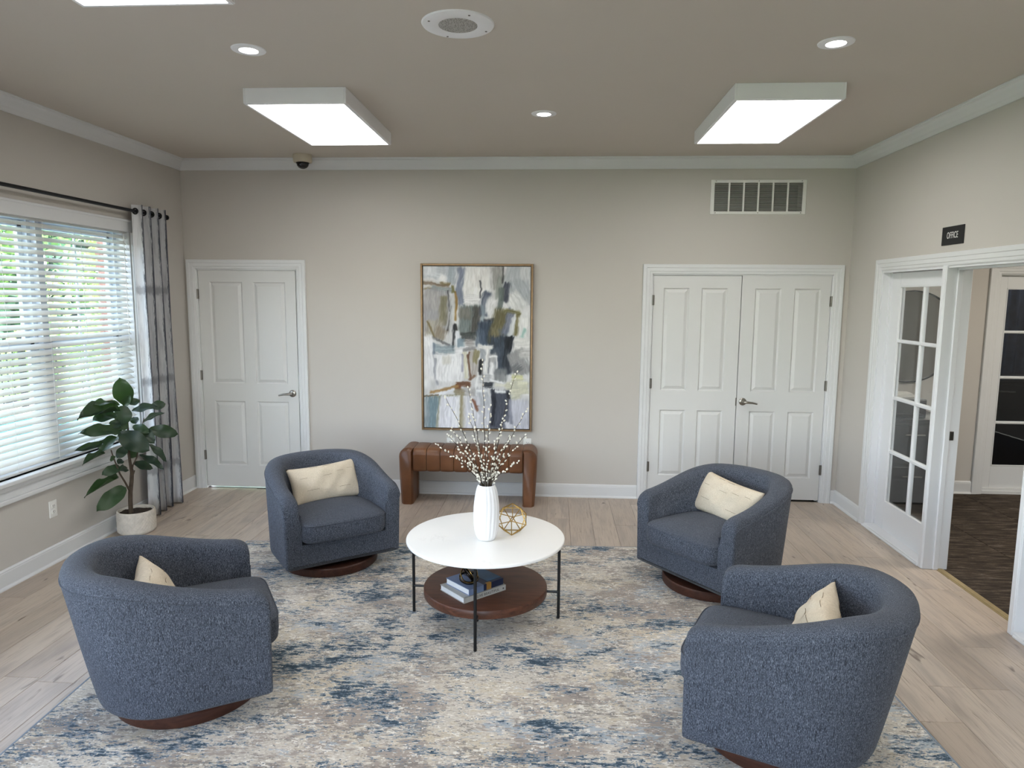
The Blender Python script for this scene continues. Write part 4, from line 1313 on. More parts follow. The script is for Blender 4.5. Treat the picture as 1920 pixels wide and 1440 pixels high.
# world spots of heavier navy / grey
def spot(lst):
    tot = np.zeros(len(xy))
    c, s = math.cos(TH), math.sin(TH)
    X = xy[:, 0] * c - xy[:, 1] * s
    Y = xy[:, 0] * s + xy[:, 1] * c
    for (px, py, sx, sy, a) in lst:
        tot += a * np.exp(-((X - px) / sx) ** 2 - ((Y - py) / sy) ** 2)
    return tot
NAVY = [(-0.95, 3.30, .28, .12, .9), (-0.45, 3.25, .32, .12, .9), (-0.7, 3.55, .5, .16, .45), (-0.2, 2.62, .22, .14, 1.1), (-0.7, 2.74, .35, .12, .7), (0.35, 2.66, .35, .1, .8),
        (0.15, 3.1, .14, .14, .6), (0.45, 4.35, .14, .10, .9), (0.30, 4.2, .12, .08, .7), (0.58, 4.0, .1, .1, .6), (-1.25, 3.95, .14, .1, .7), (0.68, 3.7, .2, .12, .7),
        (-1.5, 2.5, .4, .12, .5), (1.2, 2.7, .3, .25, .6), (-0.8, 4.75, .3, .1, .4), (0.3, 3.5, .2, .12, .5), (-1.9, 3.0, .25, .3, .3)]
GREY = [(0.05, 3.0, .35, .12, .9), (-0.2, 3.05, .3, .1, .7), (0.7, 3.3, .35, .2, .5), (-0.9, 2.95, .4, .14, .4), (0.2, 3.85, .3, .2, .3), (-1.2, 3.6, .3, .2, .3)]
da = rme.color_attributes.new('density', 'FLOAT_COLOR', 'POINT')
dc_ = np.zeros((nt, 4), dtype=np.float32)
dc_[:, 0] = np.clip(spot(NAVY), 0, 1.2) - 0.12
dc_[:, 1] = spot(GREY)
dc_[:, 3] = 1
da.data.foreach_set('color', dc_.ravel())
rme.update()
link('pile', rme, rugr)
ed = MB()
e = 0.012
for (a, b, c, d) in ((rx0 - e, rx0, ry0 - e, ry1 + e), (rx1, rx1 + e, ry0 - e, ry1 + e), (rx0, rx1, ry0 - e, ry0), (rx0, rx1, ry1, ry1 + e)):
    ed.rbox(a, b, c, d, 0.001, 0.0125, 0.004, 2)
ed.build('binding', 'rugedge', rugr, smooth=True)
MB().box(rx0, rx1, ry0, ry1, 0.001, 0.0115).build('backing', 'rugedge', rugr)
RZ = 0.0125

# ------------------------------------------------------------------ swivel chairs
XF, BB = 0.295, 0.39
def plan(t, k):
    """outer plan; t 0..1 left front -> back -> right front; k 0 bottom 1 top"""
    xs = -0.04
    a = 0.335 + (0.455 - 0.335) * k ** 0.9
    b = BB - 0.012 * (1 - k)
    ls = XF - xs
    lb = 1.25
    L = 2 * ls + lb
    s = t * L
    if s < ls:
        return Vector((XF - s, b + 0.0 * (s / ls), 0))
    if s > ls + lb:
        return Vector((xs + (s - ls - lb), -b, 0))
    th = PI / 2 * (1 + 2 * (s - ls) / lb) - PI / 2      # 0..pi
    n = 2.35
    c, sn = math.cos(th), math.sin(th)
    yy = b * math.copysign(abs(c) ** (2 / n), c)
    xx = -a * abs(sn) ** (2 / n)
    return Vector((xs + xx, yy, 0))
def rimh(x):
    t = min(1, max(0, (XF - 0.04 - x) / 0.62))
    s = 0.30 * t + 0.70 * t * t * (3 - 2 * t)
    return 0.566 + 0.120 * s
def make_chair():
    root = empty('swivel_chair')
    ls, lb = XF + 0.04, 1.25
    Lt = 2 * ls + lb
    ds = [0, 0.004, 0.010, 0.02, 0.035, 0.055, 0.075, 0.11, 0.16, 0.21, 0.26, 0.30]
    ts = [d / Lt for d in ds] + [(ls + lb * (i + 0.0) / 44) / Lt for i in range(45)] + [1 - d / Lt for d in reversed(ds)]
    z0 = 0.088
    rows = []
    seam = []
    for t in ts:
        p1 = plan(t, 1)
        d_front = min(t, 1 - t) * Lt
        e = 1e-3
        tg = (plan(min(1, t + e), 1) - plan(max(0, t - e), 1)).normalized()
        nin = Vector((-tg.y, tg.x, 0))       # candidate inward normal
        if nin.dot(Vector((-0.02, 0, 0)) - p1) < 0:
            nin = -nin
        if d_front < ls * 0.98:
            nin = Vector((0, -1 if p1.y > 0 else 1, 0))
        H = rimh(p1.x)
        r = 0.075
        if d_front < r:
            H -= 0.8 * r * (1 - math.sqrt(max(0, 1 - ((r - d_front) / r) ** 2)))
        oo = 0.012 * (1 - math.sqrt(max(0, 1 - ((0.02 - d_front) / 0.02) ** 2))) if d_front < 0.02 else 0
        back = min(1, max(0, (0.05 - p1.x) / 0.35))
        th = 0.100 + 0.035 * back
        prof = [(0.04, z0), (0.014, z0 + 0.005), (0.003, z0 + 0.016), (0.0, z0 + 0.03), (0.0, 0.20), (0.0, 0.34), (0.0, H - 0.06)]
        for a in range(1, 9):
            an = PI * a / 9
            ce, se = math.cos(an), math.sin(an)
            f = lambda v, q: math.copysign(abs(v) ** q, v)
            prof.append((th / 2 - th / 2 * f(ce, 0.85), H - 0.052 + 0.052 * f(se, 0.85)))
        prof += [(th, H - 0.062), (th + 0.006 + 0.02 * back, H - 0.13), (th + 0.010 + 0.05 * back, 0.44), (th + 0.012 + 0.07 * back, 0.30), (th + 0.012 + 0.07 * back, 0.25)]
        zb = z0 + (0.032 * (1 - math.sqrt(max(0, 1 - ((0.032 - d_front) / 0.032) ** 2))) if d_front < 0.032 else 0)
        row = []
        for (o, z) in prof:
            z = max(z, zb + (0.0 if z < z0 + 0.002 else 0.0008))
            k = min(1, max(0, (z - z0) / (H - z0)))
            pk = plan(t, k)
            off = max(o, oo) if o < th / 2 else min(o, th - oo) if o <= th else o
            q = pk + nin * off
            if o > th * 0.9:                 # inner side follows the top plan only
                q = p1 + nin * off
            row.append((q.x, q.y, z))
        rows.append(row)
        pk = plan(t, (H - 0.05 - z0) / (H - z0))
        q = pk - nin * 0.0005 + nin * oo
        seam.append((q.x, q.y, H - 0.05))
    mb = MB().grid(rows)
    n = len(rows[0])
    last = (len(rows) - 1) * n
    fs = [tuple(range(n)), tuple(last + i for i in range(n - 1, -1, -1)),
          (0, n - 1, last + n - 1, last),
          tuple(i * n for i in range(len(rows) - 1, -1, -1)),
          tuple(i * n + n - 1 for i in range(len(rows)))]
    mb.f += fs
    mb.build('upholstered_shell', 'fabric', root, smooth=True, ang=55)
    fr = [(XF + 0.001, BB - 0.012, 0.11), (XF + 0.001, BB - 0.012, 0.40)]
    MB().tube(seam, 0.0032, 6).build('piping', 'fabric', root, smooth=True)
    # seat cushion
    cu = MB()
    NA = 72
    def cplan(a, ins):
        # rounded D: front straight edge at x=0.345, back round
        hw, xf, xb = 0.283 - ins, 0.352 - ins, -0.27 + ins
        c, s_ = math.cos(a), math.sin(a)
        if c >= 0:
            n_ = 7.0
            return (0.05 + (xf - 0.05) * abs(c) ** (2 / n_), hw * math.copysign(abs(s_) ** (2 / n_), s_))
        n_ = 2.5
        return (0.05 - (0.05 - xb) * abs(c) ** (2 / n_), hw * math.copysign(abs(s_) ** (2 / n_), s_))
    prof = [(0.03, 0.262), (0.008, 0.266), (0.0, 0.280), (-0.004, 0.320), (-0.003, 0.362), (0.0, 0.376), (0.010, 0.388), (0.05, 0.400), (0.11, 0.412), (0.18, 0.420), (0.24, 0.423)]
    crows = []
    for (ins, z) in prof:
        crows.append([(*cplan(2 * PI * i / NA, ins), z) for i in range(NA + 1)])
    cu.grid(crows)
    cu.f.append(tuple(range(NA, -1, -1)))
    cu.f.append(tuple((len(prof) - 1) * (NA + 1) + i for i in range(NA + 1)))
    cs = cu.build('seat_cushion', 'fabric', root, smooth=True, ang=60)
    MB().tube([(*cplan(2 * PI * i / NA, -0.002), 0.377) for i in range(-20, 21)], 0.003, 6).build('cushion_piping', 'fabric', cs, smooth=True)
    MB().lathe([(0.300, 0.0), (0.312, 0.004), (0.315, 0.012), (0.315, 0.052), (0.309, 0.059), (0.1, 0.060)], 56, -0.01, 0, caps=(True, True)).build('swivel_base', 'darkwalnut', root, smooth=True)
    MB().lathe([(0.15, 0.060), (0.15, 0.0885)], 24).build('swivel_plate', 'black', root)
    return root
GRP = 'blue tweed swivel chairs around the coffee table'
chair0 = make_chair()
CH = [  # centre, facing, label
    ((-1.5025, 4.502), (0.593, -0.805), 'slate blue swivel chair in front of the single white door, rear left'),
    ((1.029, 4.322), (-0.793, -0.609), 'slate blue swivel chair in front of the white double doors, rear right'),
    ((-1.633, 2.918), (0.857, 0.515), 'slate blue swivel chair at near left, back turned to the window'),
    ((0.949, 2.777), (-0.905, 0.425), 'slate blue swivel chair at near right, cut by the bottom edge')]

# pillow mesh with patchwork flaps
def pillow_pt(u, v, side, w=0.50, h=0.275, th=0.066):
    pin = 1 - 0.055 * (1 - (2 * abs(v - .5)) ** 2) * (abs(2 * u - 1) ** 3) 
    pinv = 1 - 0.09 * (1 - (2 * abs(u - .5)) ** 2) * (abs(2 * v - 1) ** 3)
    x = (u - .5) * w * pin
    z = (v - .5) * h * pinv
    f = max(0, (1 - abs(2 * u - 1) ** 2.6)) ** 0.55 * max(0, (1 - abs(2 * v - 1) ** 2.6)) ** 0.55
    wr = 0.006 * math.sin(9 * u + 4 * v) * math.sin(7 * v + 2) + 0.004 * math.sin(23 * u - 11 * v)
    return Vector((x, side * (th * f + wr * f), z))
def make_pillow():
    root = empty('lumbar_pillow')
    N1, N2 = 34, 22
    mb = MB()
    for side in (-1, 1):
        mb.grid([[pillow_pt(i / N1, j / N2, side) for i in range(N1 + 1)] for j in range(N2 + 1)])
    me = mb.mesh('cover', 'linen')
    bm = bmesh.new(); bm.from_mesh(me)
    bmesh.ops.remove_doubles(bm, verts=bm.verts[:], dist=1e-5)
    bmesh.ops.recalc_face_normals(bm, faces=bm.faces[:])
    bm.to_mesh(me); bm.free()
    me.polygons.foreach_set('use_smooth', [True] * len(me.polygons))
    link('cover', me, root)
    # patches sewn on the front (and back) with slit edges
    for side in (-1, 1):
        for (u0, u1, v0, v1) in ((0.10, 0.26, 0.36, 0.66), (0.28, 0.44, 0.60, 0.93), (0.42, 0.60, 0.30, 0.64), (0.62, 0.78, 0.32, 0.70), (0.80, 0.93, 0.46, 0.74), (0.46, 0.62, 0.66, 0.92), (0.14, 0.40, 0.08, 0.33), (0.60, 0.86, 0.10, 0.29)):
            g = [[pillow_pt(u0 + (u1 - u0) * i / 6, v0 + (v1 - v0) * j / 6, side) + Vector((0, side * (0.0004 + 0.0010 * (j / 6) ** 4), 0)) for i in range(7)] for j in range(7)]
            pm = MB().grid(g)
            o = pm.build('patch', 'linen', root, smooth=True)
            MB().tube([Vector(g[6][i]) + Vector((0, side * 0.0002, 0.0006)) for i in range(1, 6)], 0.0010, 5).build('slit', 'stitch', o)
    return root
pil0 = make_pillow()
PL = ['beige patchwork lumbar pillow on the rear left chair', 'beige patchwork lumbar pillow on the rear right chair',
      'beige lumbar pillow half hidden in the near left chair', 'beige lumbar pillow half hidden in the near right chair']
# (local x, local y, yaw, lean, roll, height) of each pillow in its chair
PP = [(-0.150, 0.02, 0.05, 0.48, 0.04, 0.100), (-0.150, -0.03, -0.08, 0.48, -0.08, 0.100), (-0.130, 0.0, 0.0, 0.52, 0.0, 0.060), (-0.130, 0.0, 0.05, 0.50, 0.0, 0.080)]
for i, ((cx, cyy), n, lab) in enumerate(CH):
    c = chair0 if i == 0 else copy_tree(chair0)
    ang = math.atan2(n[1], n[0])
    c.location = (cx, cyy, RZ)
    c.rotation_euler = (0, 0, ang)
    tag(c, lab, 'chair', GRP)
    p = pil0 if i == 0 else copy_tree(pil0)
    lx, ly, yw, lean, roll, hh = PP[i]
    Mx = Matrix.Translation((cx, cyy, RZ)) @ Matrix.Rotation(ang, 4, 'Z') @ Matrix.Translation((lx, ly, 0.412 + hh)) @ Matrix.Rotation(yw, 4, 'Z') @ Matrix.Rotation(-lean, 4, 'Y') @ Matrix.Rotation(roll, 4, 'X') @ Matrix.Rotation(PI / 2, 4, 'Z')
    p.matrix_world = Mx
    tag(p, PL[i], 'pillow', 'beige lumbar pillows in the swivel chairs')

# ------------------------------------------------------------------ coffee table
TX, TY = -0.366, 3.768
tb = tag(empty('coffee_table', (TX, TY, RZ)), 'round coffee table with white marble top, walnut shelf and black legs', 'table')
MB().lathe([(0.436, 0.449), (0.443, 0.451), (0.445, 0.455), (0.445, 0.464), (0.443, 0.467), (0.438, 0.4685), (0.2, 0.4685)], 96).build('marble_top', 'marble', tb, smooth=True)
MB().lathe([(0.335, 0.134), (0.346, 0.137), (0.350, 0.143), (0.350, 0.178), (0.346, 0.184), (0.338, 0.186), (0.1, 0.186)], 96).build('wood_shelf', 'walnut', tb, smooth=True)
for k in range(4):
    a = -PI / 2 + k * PI / 2 - 0.03
    x, y_ = 0.416 * math.cos(a), 0.416 * math.sin(a)
    lg = MB().tube([(x, y_, 0.0), (x, y_, 0.449)], 0.0085, 10).build('leg', 'black', tb, smooth=True)
    MB().tube([(x, y_, 0.155), (0.34 * math.cos(a), 0.34 * math.sin(a), 0.155)], 0.0075, 8).build('bracket', 'black', lg)
    MB().box(-0.001, 0.001, -0.001, 0.001, 0, 0.001) if False else None
cr = MB()
for k in range(2):
    a = k * PI / 2 - 0.03
    cr.tube([(-0.34 * math.cos(a), -0.34 * math.sin(a), 0.128), (0.34 * math.cos(a), 0.34 * math.sin(a), 0.128)], 0.007, 8)
cr.build('cross_bar', 'black', tb)
TZ = RZ + 0.4685

vs = tag(empty('vase', (-0.357, 3.715, TZ)), 'tall white ribbed ceramic vase on the marble table', 'vase')
def flute(r, z, t):
    k = 1 if 0.015 < z < 0.305 else 0.25
    return r + k * 0.0034 * (abs(math.sin(9 * t + 0.5 * math.sin(z * 22))) - 0.6)
vp = [(0.040, 0.0), (0.046, 0.002), (0.053, 0.012), (0.060, 0.03), (0.066, 0.06), (0.070, 0.10), (0.0715, 0.14), (0.0705, 0.18), (0.067, 0.22), (0.061, 0.26), (0.054, 0.29), (0.0485, 0.306), (0.045, 0.3115), (0.041, 0.310), (0.040, 0.302), (0.044, 0.27), (0.05, 0.2)]
MB().lathe(vp, 108, caps=(True, False), fn=flute).build('vase_body', 'ceramic', vs, smooth=True, ang=60)
VT = TZ + 0.30

# willow branches: image-derived tips in world space (x, y, z)
tips = [((-0.392, 3.80, 1.468), 'tallest willow twig, straight up the middle of the vase'), ((-0.205, 3.86, 1.40), 'tall willow twig leaning right across the painting'),
        ((-0.140, 3.80, 1.20), 'willow twig arching right to the lower frame corner'), ((-0.600, 3.82, 1.26), 'willow twig leaning left with a bare tip before the painting'),
        ((-0.478, 3.88, 1.305), 'willow twig leaning slightly left, second tallest on that side'), ((-0.640, 3.78, 0.995), 'lowest willow twig reaching farthest left over the bench'),
        ((-0.600, 3.90, 1.030), 'low left willow twig just above the bench top'), ((-0.150, 3.74, 1.062), 'willow twig reaching right just under the painting frame'),
        ((-0.180, 3.66, 0.935), 'short low willow twig drooping right beside the vase mouth'), ((-0.545, 3.68, 1.11), 'short willow twig on the left under the painting frame'),
        ((-0.265, 3.64, 1.17), 'willow twig right of centre with closely set catkins'), ((-0.330, 3.62, 1.24), 'middle willow twig standing nearest the front'),
        ((-0.440, 3.60, 1.20), 'upright willow twig left of the middle'), ((-0.250, 3.92, 1.02), 'short willow twig at the right rear of the bunch'),
        ((-0.520, 3.74, 0.94), 'shortest willow twig at left with catkins near the vase mouth')]
bud_me = None
def bud(mb, p, d, r, l):
    d = d.normalized()
    a = Vector((0, 0, 1)) if abs(d.z) < .9 else Vector((1, 0, 0))
    a = (a - d * a.dot(d)).normalized()
    b = d.cross(a)
    prof = [(0.0, 0.0), (0.75, 0.2), (1.0, 0.5), (0.7, 0.82), (0.0, 1.0)]
    n = 6
    vv, ff = [p], []
    for (rr, tt) in prof[1:-1]:
        for k in range(n):
            an = 2 * PI * k / n
            vv.append(p + d * (tt * l) + (a * math.cos(an) + b * math.sin(an)) * rr * r)
    vv.append(p + d * l)
    for k in range(n):
        k2 = (k + 1) % n
        ff.append((0, 1 + k2, 1 + k))
        for q in range(2):
            ff.append((1 + q * n + k, 1 + q * n + k2, 1 + (q + 1) * n + k2, 1 + (q + 1) * n + k))
        ff.append((1 + 2 * n + k, 1 + 2 * n + k2, 1 + 3 * n))
    mb.add(vv, ff)
for i, (tip, lab) in enumerate(tips):
    tip = Vector(tip)
    a = 2 * PI * i / len(tips)
    base = Vector((-0.357 + 0.020 * math.cos(a), 3.715 + 0.020 * math.sin(a), TZ + 0.16))
    dirx = tip - Vector((-0.357, 3.715, VT))
    mouth = Vector((-0.357, 3.715, VT + 0.012)) + Vector((max(-0.028, min(0.028, dirx.x * 0.12)), max(-0.028, min(0.028, dirx.y * 0.12)), 0))
    root = tag(empty('willow_branch', mouth), lab, 'branch', 'pussy willow branches in the white vase')
    c1 = mouth + Vector((dirx.x * 0.22, dirx.y * 0.22, dirx.z * 0.42))
    pts = []
    for q in range(15):
        t = q / 14
        p = (1 - t) ** 2 * mouth + 2 * t * (1 - t) * c1 + t * t * tip
        jit = Vector((random.uniform(-1, 1), random.uniform(-1, 1), random.uniform(-1, 1))) * 0.004 * (t > 0.05)
        pts.append(p + jit)
    full = [base, mouth * 0.5 + base * 0.5] + pts
    loc = [p - mouth for p in full]
    rs = [0.0032] * 2 + [0.0030 - 0.0019 * q / 14 for q in range(15)]
    MB().tube(loc, rs, 6).build('twig', 'twig', root, smooth=True)
    bm_ = MB()
    sm_ = MB()
    nb = int(13 + 16 * dirx.length)
    for q in range(nb):
        t = 0.04 + 0.96 * (q + random.random() * .6) / nb
        f = min(13.98, t * 14)
        k = int(f)
        p = pts[k].lerp(pts[k + 1], f - k) - mouth
        d = (pts[k + 1] - pts[k]).normalized()
        side = Vector((random.uniform(-1, 1), random.uniform(-1, 1), random.uniform(-.6, .6))).normalized()
        dd = (d * 1.1 + side).normalized()
        st = p + dd * random.choice((0.002, 0.004, 0.012 if random.random() < .25 else 0.003))
        bud(bm_, st, dd, random.uniform(0.0045, 0.0060), random.uniform(0.014, 0.019))
        if (st - p).length > 0.008:
            sm_.tube([p, st], 0.0011, 4)
    bud(bm_, pts[-1] - mouth, pts[-1] - pts[-2], 0.0045, 0.015)
    o = bm_.build('catkins', 'catkin', root, smooth=True, ang=90)
    o['kind'] = 'stuff'

# gold wire icosahedron
ob = empty('geometric_ornament', (-0.222, 3.838, TZ))
tag(ob, 'gold wire polyhedron ornament on the marble table right of the vase', 'ornament')
ph = (1 + 5 ** .5) / 2
V = [Vector(v) for v in ((-1, ph, 0), (1, ph, 0), (-1, -ph, 0), (1, -ph, 0), (0, -1, ph), (0, 1, ph), (0, -1, -ph), (0, 1, -ph), (ph, 0, -1), (ph, 0, 1), (-ph, 0, -1), (-ph, 0, 1))]
V = [v.normalized() * 0.094 for v in V]
fn_ = (V[0] + V[11] + V[5]).normalized()
q = fn_.rotation_difference(Vector((0, 0, -1)))
Rr = Matrix.Rotation(0.95, 4, 'Z') @ q.to_matrix().to_4x4()
V = [Rr @ v for v in V]
zmin = min(v.z for v in V)
V = [v - Vector((0, 0, zmin - 0.003)) for v in V]
el = min((V[i] - V[j]).length for i in range(12) for j in range(i))
srod = MB().tube([(0, 0, -el / 2), (0, 0, el / 2)], 0.0028, 6).mesh('strut', 'gold', smooth=True)
for i in range(12):
    for j in range(i):
        if (V[i] - V[j]).length < el * 1.1:
            o = link('strut', srod, ob)
            o.location = (V[i] + V[j]) / 2
            o.rotation_mode = 'QUATERNION'
            o.rotation_quaternion = Vector((0, 0, 1)).rotation_difference((V[i] - V[j]).normalized())

# books and knot on the wooden shelf
SZ = RZ + 0.186
def book(front, right, left, z, th, label, cov, spine_parts):
    f = Vector((*front, 0)); ex = Vector((*right, 0)) - f; ey = Vector((*left, 0)) - f
    w, d = ex.length, ey.length
    ang = math.atan2(ex.y, ex.x)
    b = tag(empty('book', (f.x, f.y, z), ang), label, 'book', 'books on the shelf of the coffee table')
    t = 0.0028
    MB().box(0, w, 0, d, 0, t).build('cover', cov, b)
    MB().box(0, w, 0, d, th - t, th).build('cover', cov, b)
    MB().box(0.003, w - 0.004, 0.003, d - 0.004, t, th - t).build('pages', 'pages', b)
    MB().box(0, w, -0.0012, 0.003, 0, th).build('spine', cov, b)
    return b, w, d
b1, w1, d1_ = book((-0.455, 3.496), (-0.246, 3.69), (-0.61, 3.661), SZ, 0.031, 'greige hardcover book at the bottom of the pair under the marble top', 'cover_grey', None)
text('title', 'LIVE BEAUTIFUL', 0.021, 'ink', b1, (w1 * 0.57, -0.0016, 0.0155), (PI / 2, 0, 0), 0.92, 0.0003, 1.12)
MB().box(w1 - 0.022, w1 - 0.014, -0.0022, -0.001, 0.011, 0.019).build('emblem', 'ink', b1)
b2, w2, d2_ = book((-0.431, 3.526), (-0.262, 3.695), (-0.587, 3.663), SZ + 0.031, 0.035, 'blue hardcover book with navy and gold band, top of the pair', 'cover_blue', None)
MB().box(w2 * 0.42, w2 + 0.001, -0.0018, d2_ * 0.98, 0.0, 0.0356).build('jacket_navy', 'cover_navy', b2)
MB().box(w2 * 0.60, w2 + 0.0016, 0.02, d2_ * 0.985, 0.004, 0.0362).build('jacket_picture', 'cover_teal', b2)
MB().box(w2 * 0.50, w2 * 0.64, -0.0024, 0.012, -0.0, 0.0364).build('jacket_band', 'cover_gold', b2)
kn = tag(empty('knot_ornament', (-0.445, 3.632, SZ + 0.0664 + 0.0)), 'dark bronze looped knot ornament on top of the stacked books', 'ornament')
for (R, ax, tz, sc) in ((0.050, (0.25, 0.1), 0.020, 1.0), (0.044, (1.0, 0.3), 0.036, 1.0), (0.042, (-0.7, 0.9), 0.036, 1.0)):
    mb = MB()
    P = []
    for i in range(41):
        a = 2 * PI * i / 40
        row = []
        for j in range(9):
            c = 2 * PI * j / 8
            rr = R + 0.0035 * math.cos(c)
            row.append((rr * math.cos(a), rr * math.sin(a), 0.0075 * math.sin(c)))
        P.append(row)
    mb.grid(P)
    mb.xf(Matrix.Rotation(ax[0], 4, 'X') @ Matrix.Rotation(ax[1], 4, 'Y'))
    zm = min(v[2] for v in mb.v)
    mb.xf(Matrix.Translation((0, 0, -zm + 0.0005)))
    rg = mb.build('loop', 'bronze', kn, smooth=True)
    ed = MB().tube([((R + 0.003) * math.cos(2 * PI * i / 40), (R + 0.003) * math.sin(2 * PI * i / 40), 0.0075) for i in range(41)], 0.0014, 5)
    ed.xf(Matrix.Translation((0, 0, -zm + 0.0005)) @ Matrix.Rotation(ax[0], 4, 'X') @ Matrix.Rotation(ax[1], 4, 'Y'))
    ed.build('polished_edge', 'bronze_edge', rg, smooth=True)

# ------------------------------------------------------------------ leather bench
bn = tag(empty('bench', (-0.733, 6.035, 0.0)), 'cognac brown channel tufted leather bench under the painting', 'bench')
BY0, BY1 = -0.165, 0.160
def bulge_seg(x0, x1, prof, bul, m='leather', nseg=10, ends=True):
    """sweep a closed (y,z) outline along x with swelling between seams"""
    mb = MB()
    cy0 = sum(p[0] for p in prof) / len(prof)
    cz0 = sum(p[1] for p in prof) / len(prof)
    rows = []
    for i in range(nseg + 1):
        t = i / nseg
        s = 1 - bul * (1 - (max(0, 1 - abs(2 * t - 1) ** 3)) ** 0.5)
        hy = (BY1 - BY0) / 2
        rows.append([(x0 + (x1 - x0) * t, cy0 + (p[0] - cy0) * (1 - (1 - s) * 0.06 / hy), cz0 + (p[1] - cz0) * (1 - (1 - s) * 0.06 / 0.11)) for p in prof + prof[:1]])
    mb.grid(rows)
    n = len(prof) + 1
    mb.f.append(tuple(range(n - 1)))
    mb.f.append(tuple(nseg * n + k for k in range(n - 2, -1, -1)))
    return mb
def outline(z0, z1, r, rb):
    pts = []
    for (cyy, cz, a0, rr) in ((BY0, z1, PI, r), (BY1, z1, PI / 2, r), (BY1, z0, 0, rb), (BY0, z0, -PI / 2, rb)):
        sy = 1 if cyy == BY0 else -1
        sz = -1 if cz == z1 else 1
        for k in range(5):
            a = a0 - PI / 2 * k / 4
            pts.append((cyy + sy * rr + rr * math.cos(a), cz + sz * rr + rr * math.sin(a)))
    return pts
xs_ = [-0.480 + 0.1203 * k for k in range(9)]
for k in range(8):
    bulge_seg(xs_[k] + 0.0022, xs_[k + 1] - 0.0022, outline(0.292, 0.500, 0.055, 0.03), 0.08).build('channel', 'leather', bn, smooth=True, ang=70)
for s in (-1, 1):       # waterfall ends: turned-down padded slabs
    mb = MB()
    xin, xo = 0.482, 0.604
    prof = [(xin, 0.0), (xin, 0.25), (xin, 0.495)]
    prof += [(xin + 0.03, 0.501)]
    for k in range(6):
        a = PI / 2 - PI / 2 * k / 5
        prof.append((xo - 0.075 + 0.075 * math.cos(a), 0.426 + 0.075 * math.sin(a)))
    prof += [(xo - 0.004, 0.25), (xo - 0.018, 0.012), (xo - 0.022, 0.0)]
    rows = []
    ny_ = 12
    for i in range(ny_ + 1):
        t = i / ny_
        dq = min(t, 1 - t) * (BY1 - BY0)
        ins = 0.022 * (1 - math.sqrt(max(0, 1 - ((0.03 - dq) / 0.03) ** 2))) if dq < 0.03 else 0
        row = []
        cxm, czm = 0.54, 0.25
        for (a, b) in prof:
            aa = a - ins * (1 if a > cxm else -0.6) 
            bb = b - (ins if b > 0.4 else 0)
            row.append((s * aa, BY0 - 0.006 + (BY1 + 0.004 - BY0) * t, bb))
        rows.append(row)
    mb.grid(rows)
    n = len(prof)
    mb.f.append(tuple(range(n)))
    mb.f.append(tuple(ny_ * n + k for k in range(n - 1, -1, -1)))
    mb.f.append(tuple([i * n for i in range(ny_ + 1)] + [i * n + n - 1 for i in range(ny_, -1, -1)]))
    lg = mb.build('leg', 'leather', bn, smooth=True, ang=50)
    MB().tube([(s * (xin - 0.001), BY0 + 0.20, 0.002), (s * (xin - 0.001), BY0 + 0.20, 0.29)], 0.003, 6).build('seam', 'leather', lg)

# ------------------------------------------------------------------ potted fiddle leaf plant
PX, PY = -3.190, 5.00
pl = tag(empty('potted_plant', (PX, PY, 0.0)), 'fiddle leaf fig in a white textured pot between window and curtain', 'plant')
PR, PH = 0.134, 0.172
rows = []
na, nz_ = 144, 40
for j in range(nz_ + 1):
    z = PH * j / nz_
    r0 = PR - 0.016 * max(0, 1 - z / 0.03) ** 2
    row = []
    for i in range(na + 1):
        a = 2 * PI * i / na
        amp = 0.0055 if 0.012 < z < PH - 0.014 else 0.0
        d = amp * (max(0, math.cos(a * 36 + (PI if int(z / 0.0145) % 2 else 0))) * abs(math.sin(z / 0.0145 * PI)))
        row.append(((r0 - 0.002 + d) * math.cos(a), (r0 - 0.002 + d) * math.sin(a), z))
    rows.append(row)
for (r, z) in ((PR - 0.004, PH + 0.003), (PR - 0.012, PH + 0.003), (PR - 0.015, PH - 0.004), (PR - 0.017, PH - 0.05)):
    rows.append([(r * math.cos(2 * PI * i / na), r * math.sin(2 * PI * i / na), z) for i in range(na + 1)])
pmb = MB().grid(rows)
pmb.f.append(tuple(range(na)))
pmb.build('pot', 'potwhite', pl, smooth=True, ang=60)
sm = []
for j in range(9):
    r = (PR - 0.016) * j / 8
    sm.append([(r * math.cos(2 * PI * i / 36), r * math.sin(2 * PI * i / 36), PH - 0.018 + 0.012 * mnoise.noise(Vector((r * 30 * math.cos(2 * PI * i / 36), r * 30 * math.sin(2 * PI * i / 36), 3))) + 0.012 * (1 - j / 8)) for i in range(37)])
MB().grid(sm).build('soil', 'soil', pl, smooth=True)

camR = Matrix((r2, u2, fwd))
def ray(u, v):
    return fwd + (u - 960) / F_PX * r2 - (v - 720) / F_PX * u2
def at_y(u, v, yy):
    d = ray(u, v); t = yy / d.y
    return Vector((0, 0, CAM_H)) + d * t
def at_x(u, v, xx):
    d = ray(u, v); t = xx / d.x
    return Vector((0, 0, CAM_H)) + d * t
def zoomp(p, dy=0.0):
    u, v = 120 + p[0] / 5.3333, 690 + p[1] / 5.3333
    q = at_y(u, v, PY + dy)
    if q.x < LX + 0.16:                      # keep clear of wall and blind: swing along the window
        q = at_x(u, v, LX + 0.16 + 0.02)
    return q
ORG = Vector((PX, PY, 0))
trunk = [zoomp(p) for p in ((668, 1425), (664, 1330), (664, 1240), (676, 1130), (680, 1040), (660, 940), (650, 880), (643, 760), (640, 620), (632, 500), (622, 370))]
trunk[0].z -= 0.03
MB().tube([p - ORG for p in trunk], [0.0165, 0.0155, 0.0155, 0.0145, 0.014, 0.0105, 0.0095, 0.0085, 0.0075, 0.006, 0.004], 10).build('trunk', 'bark', pl, smooth=True)
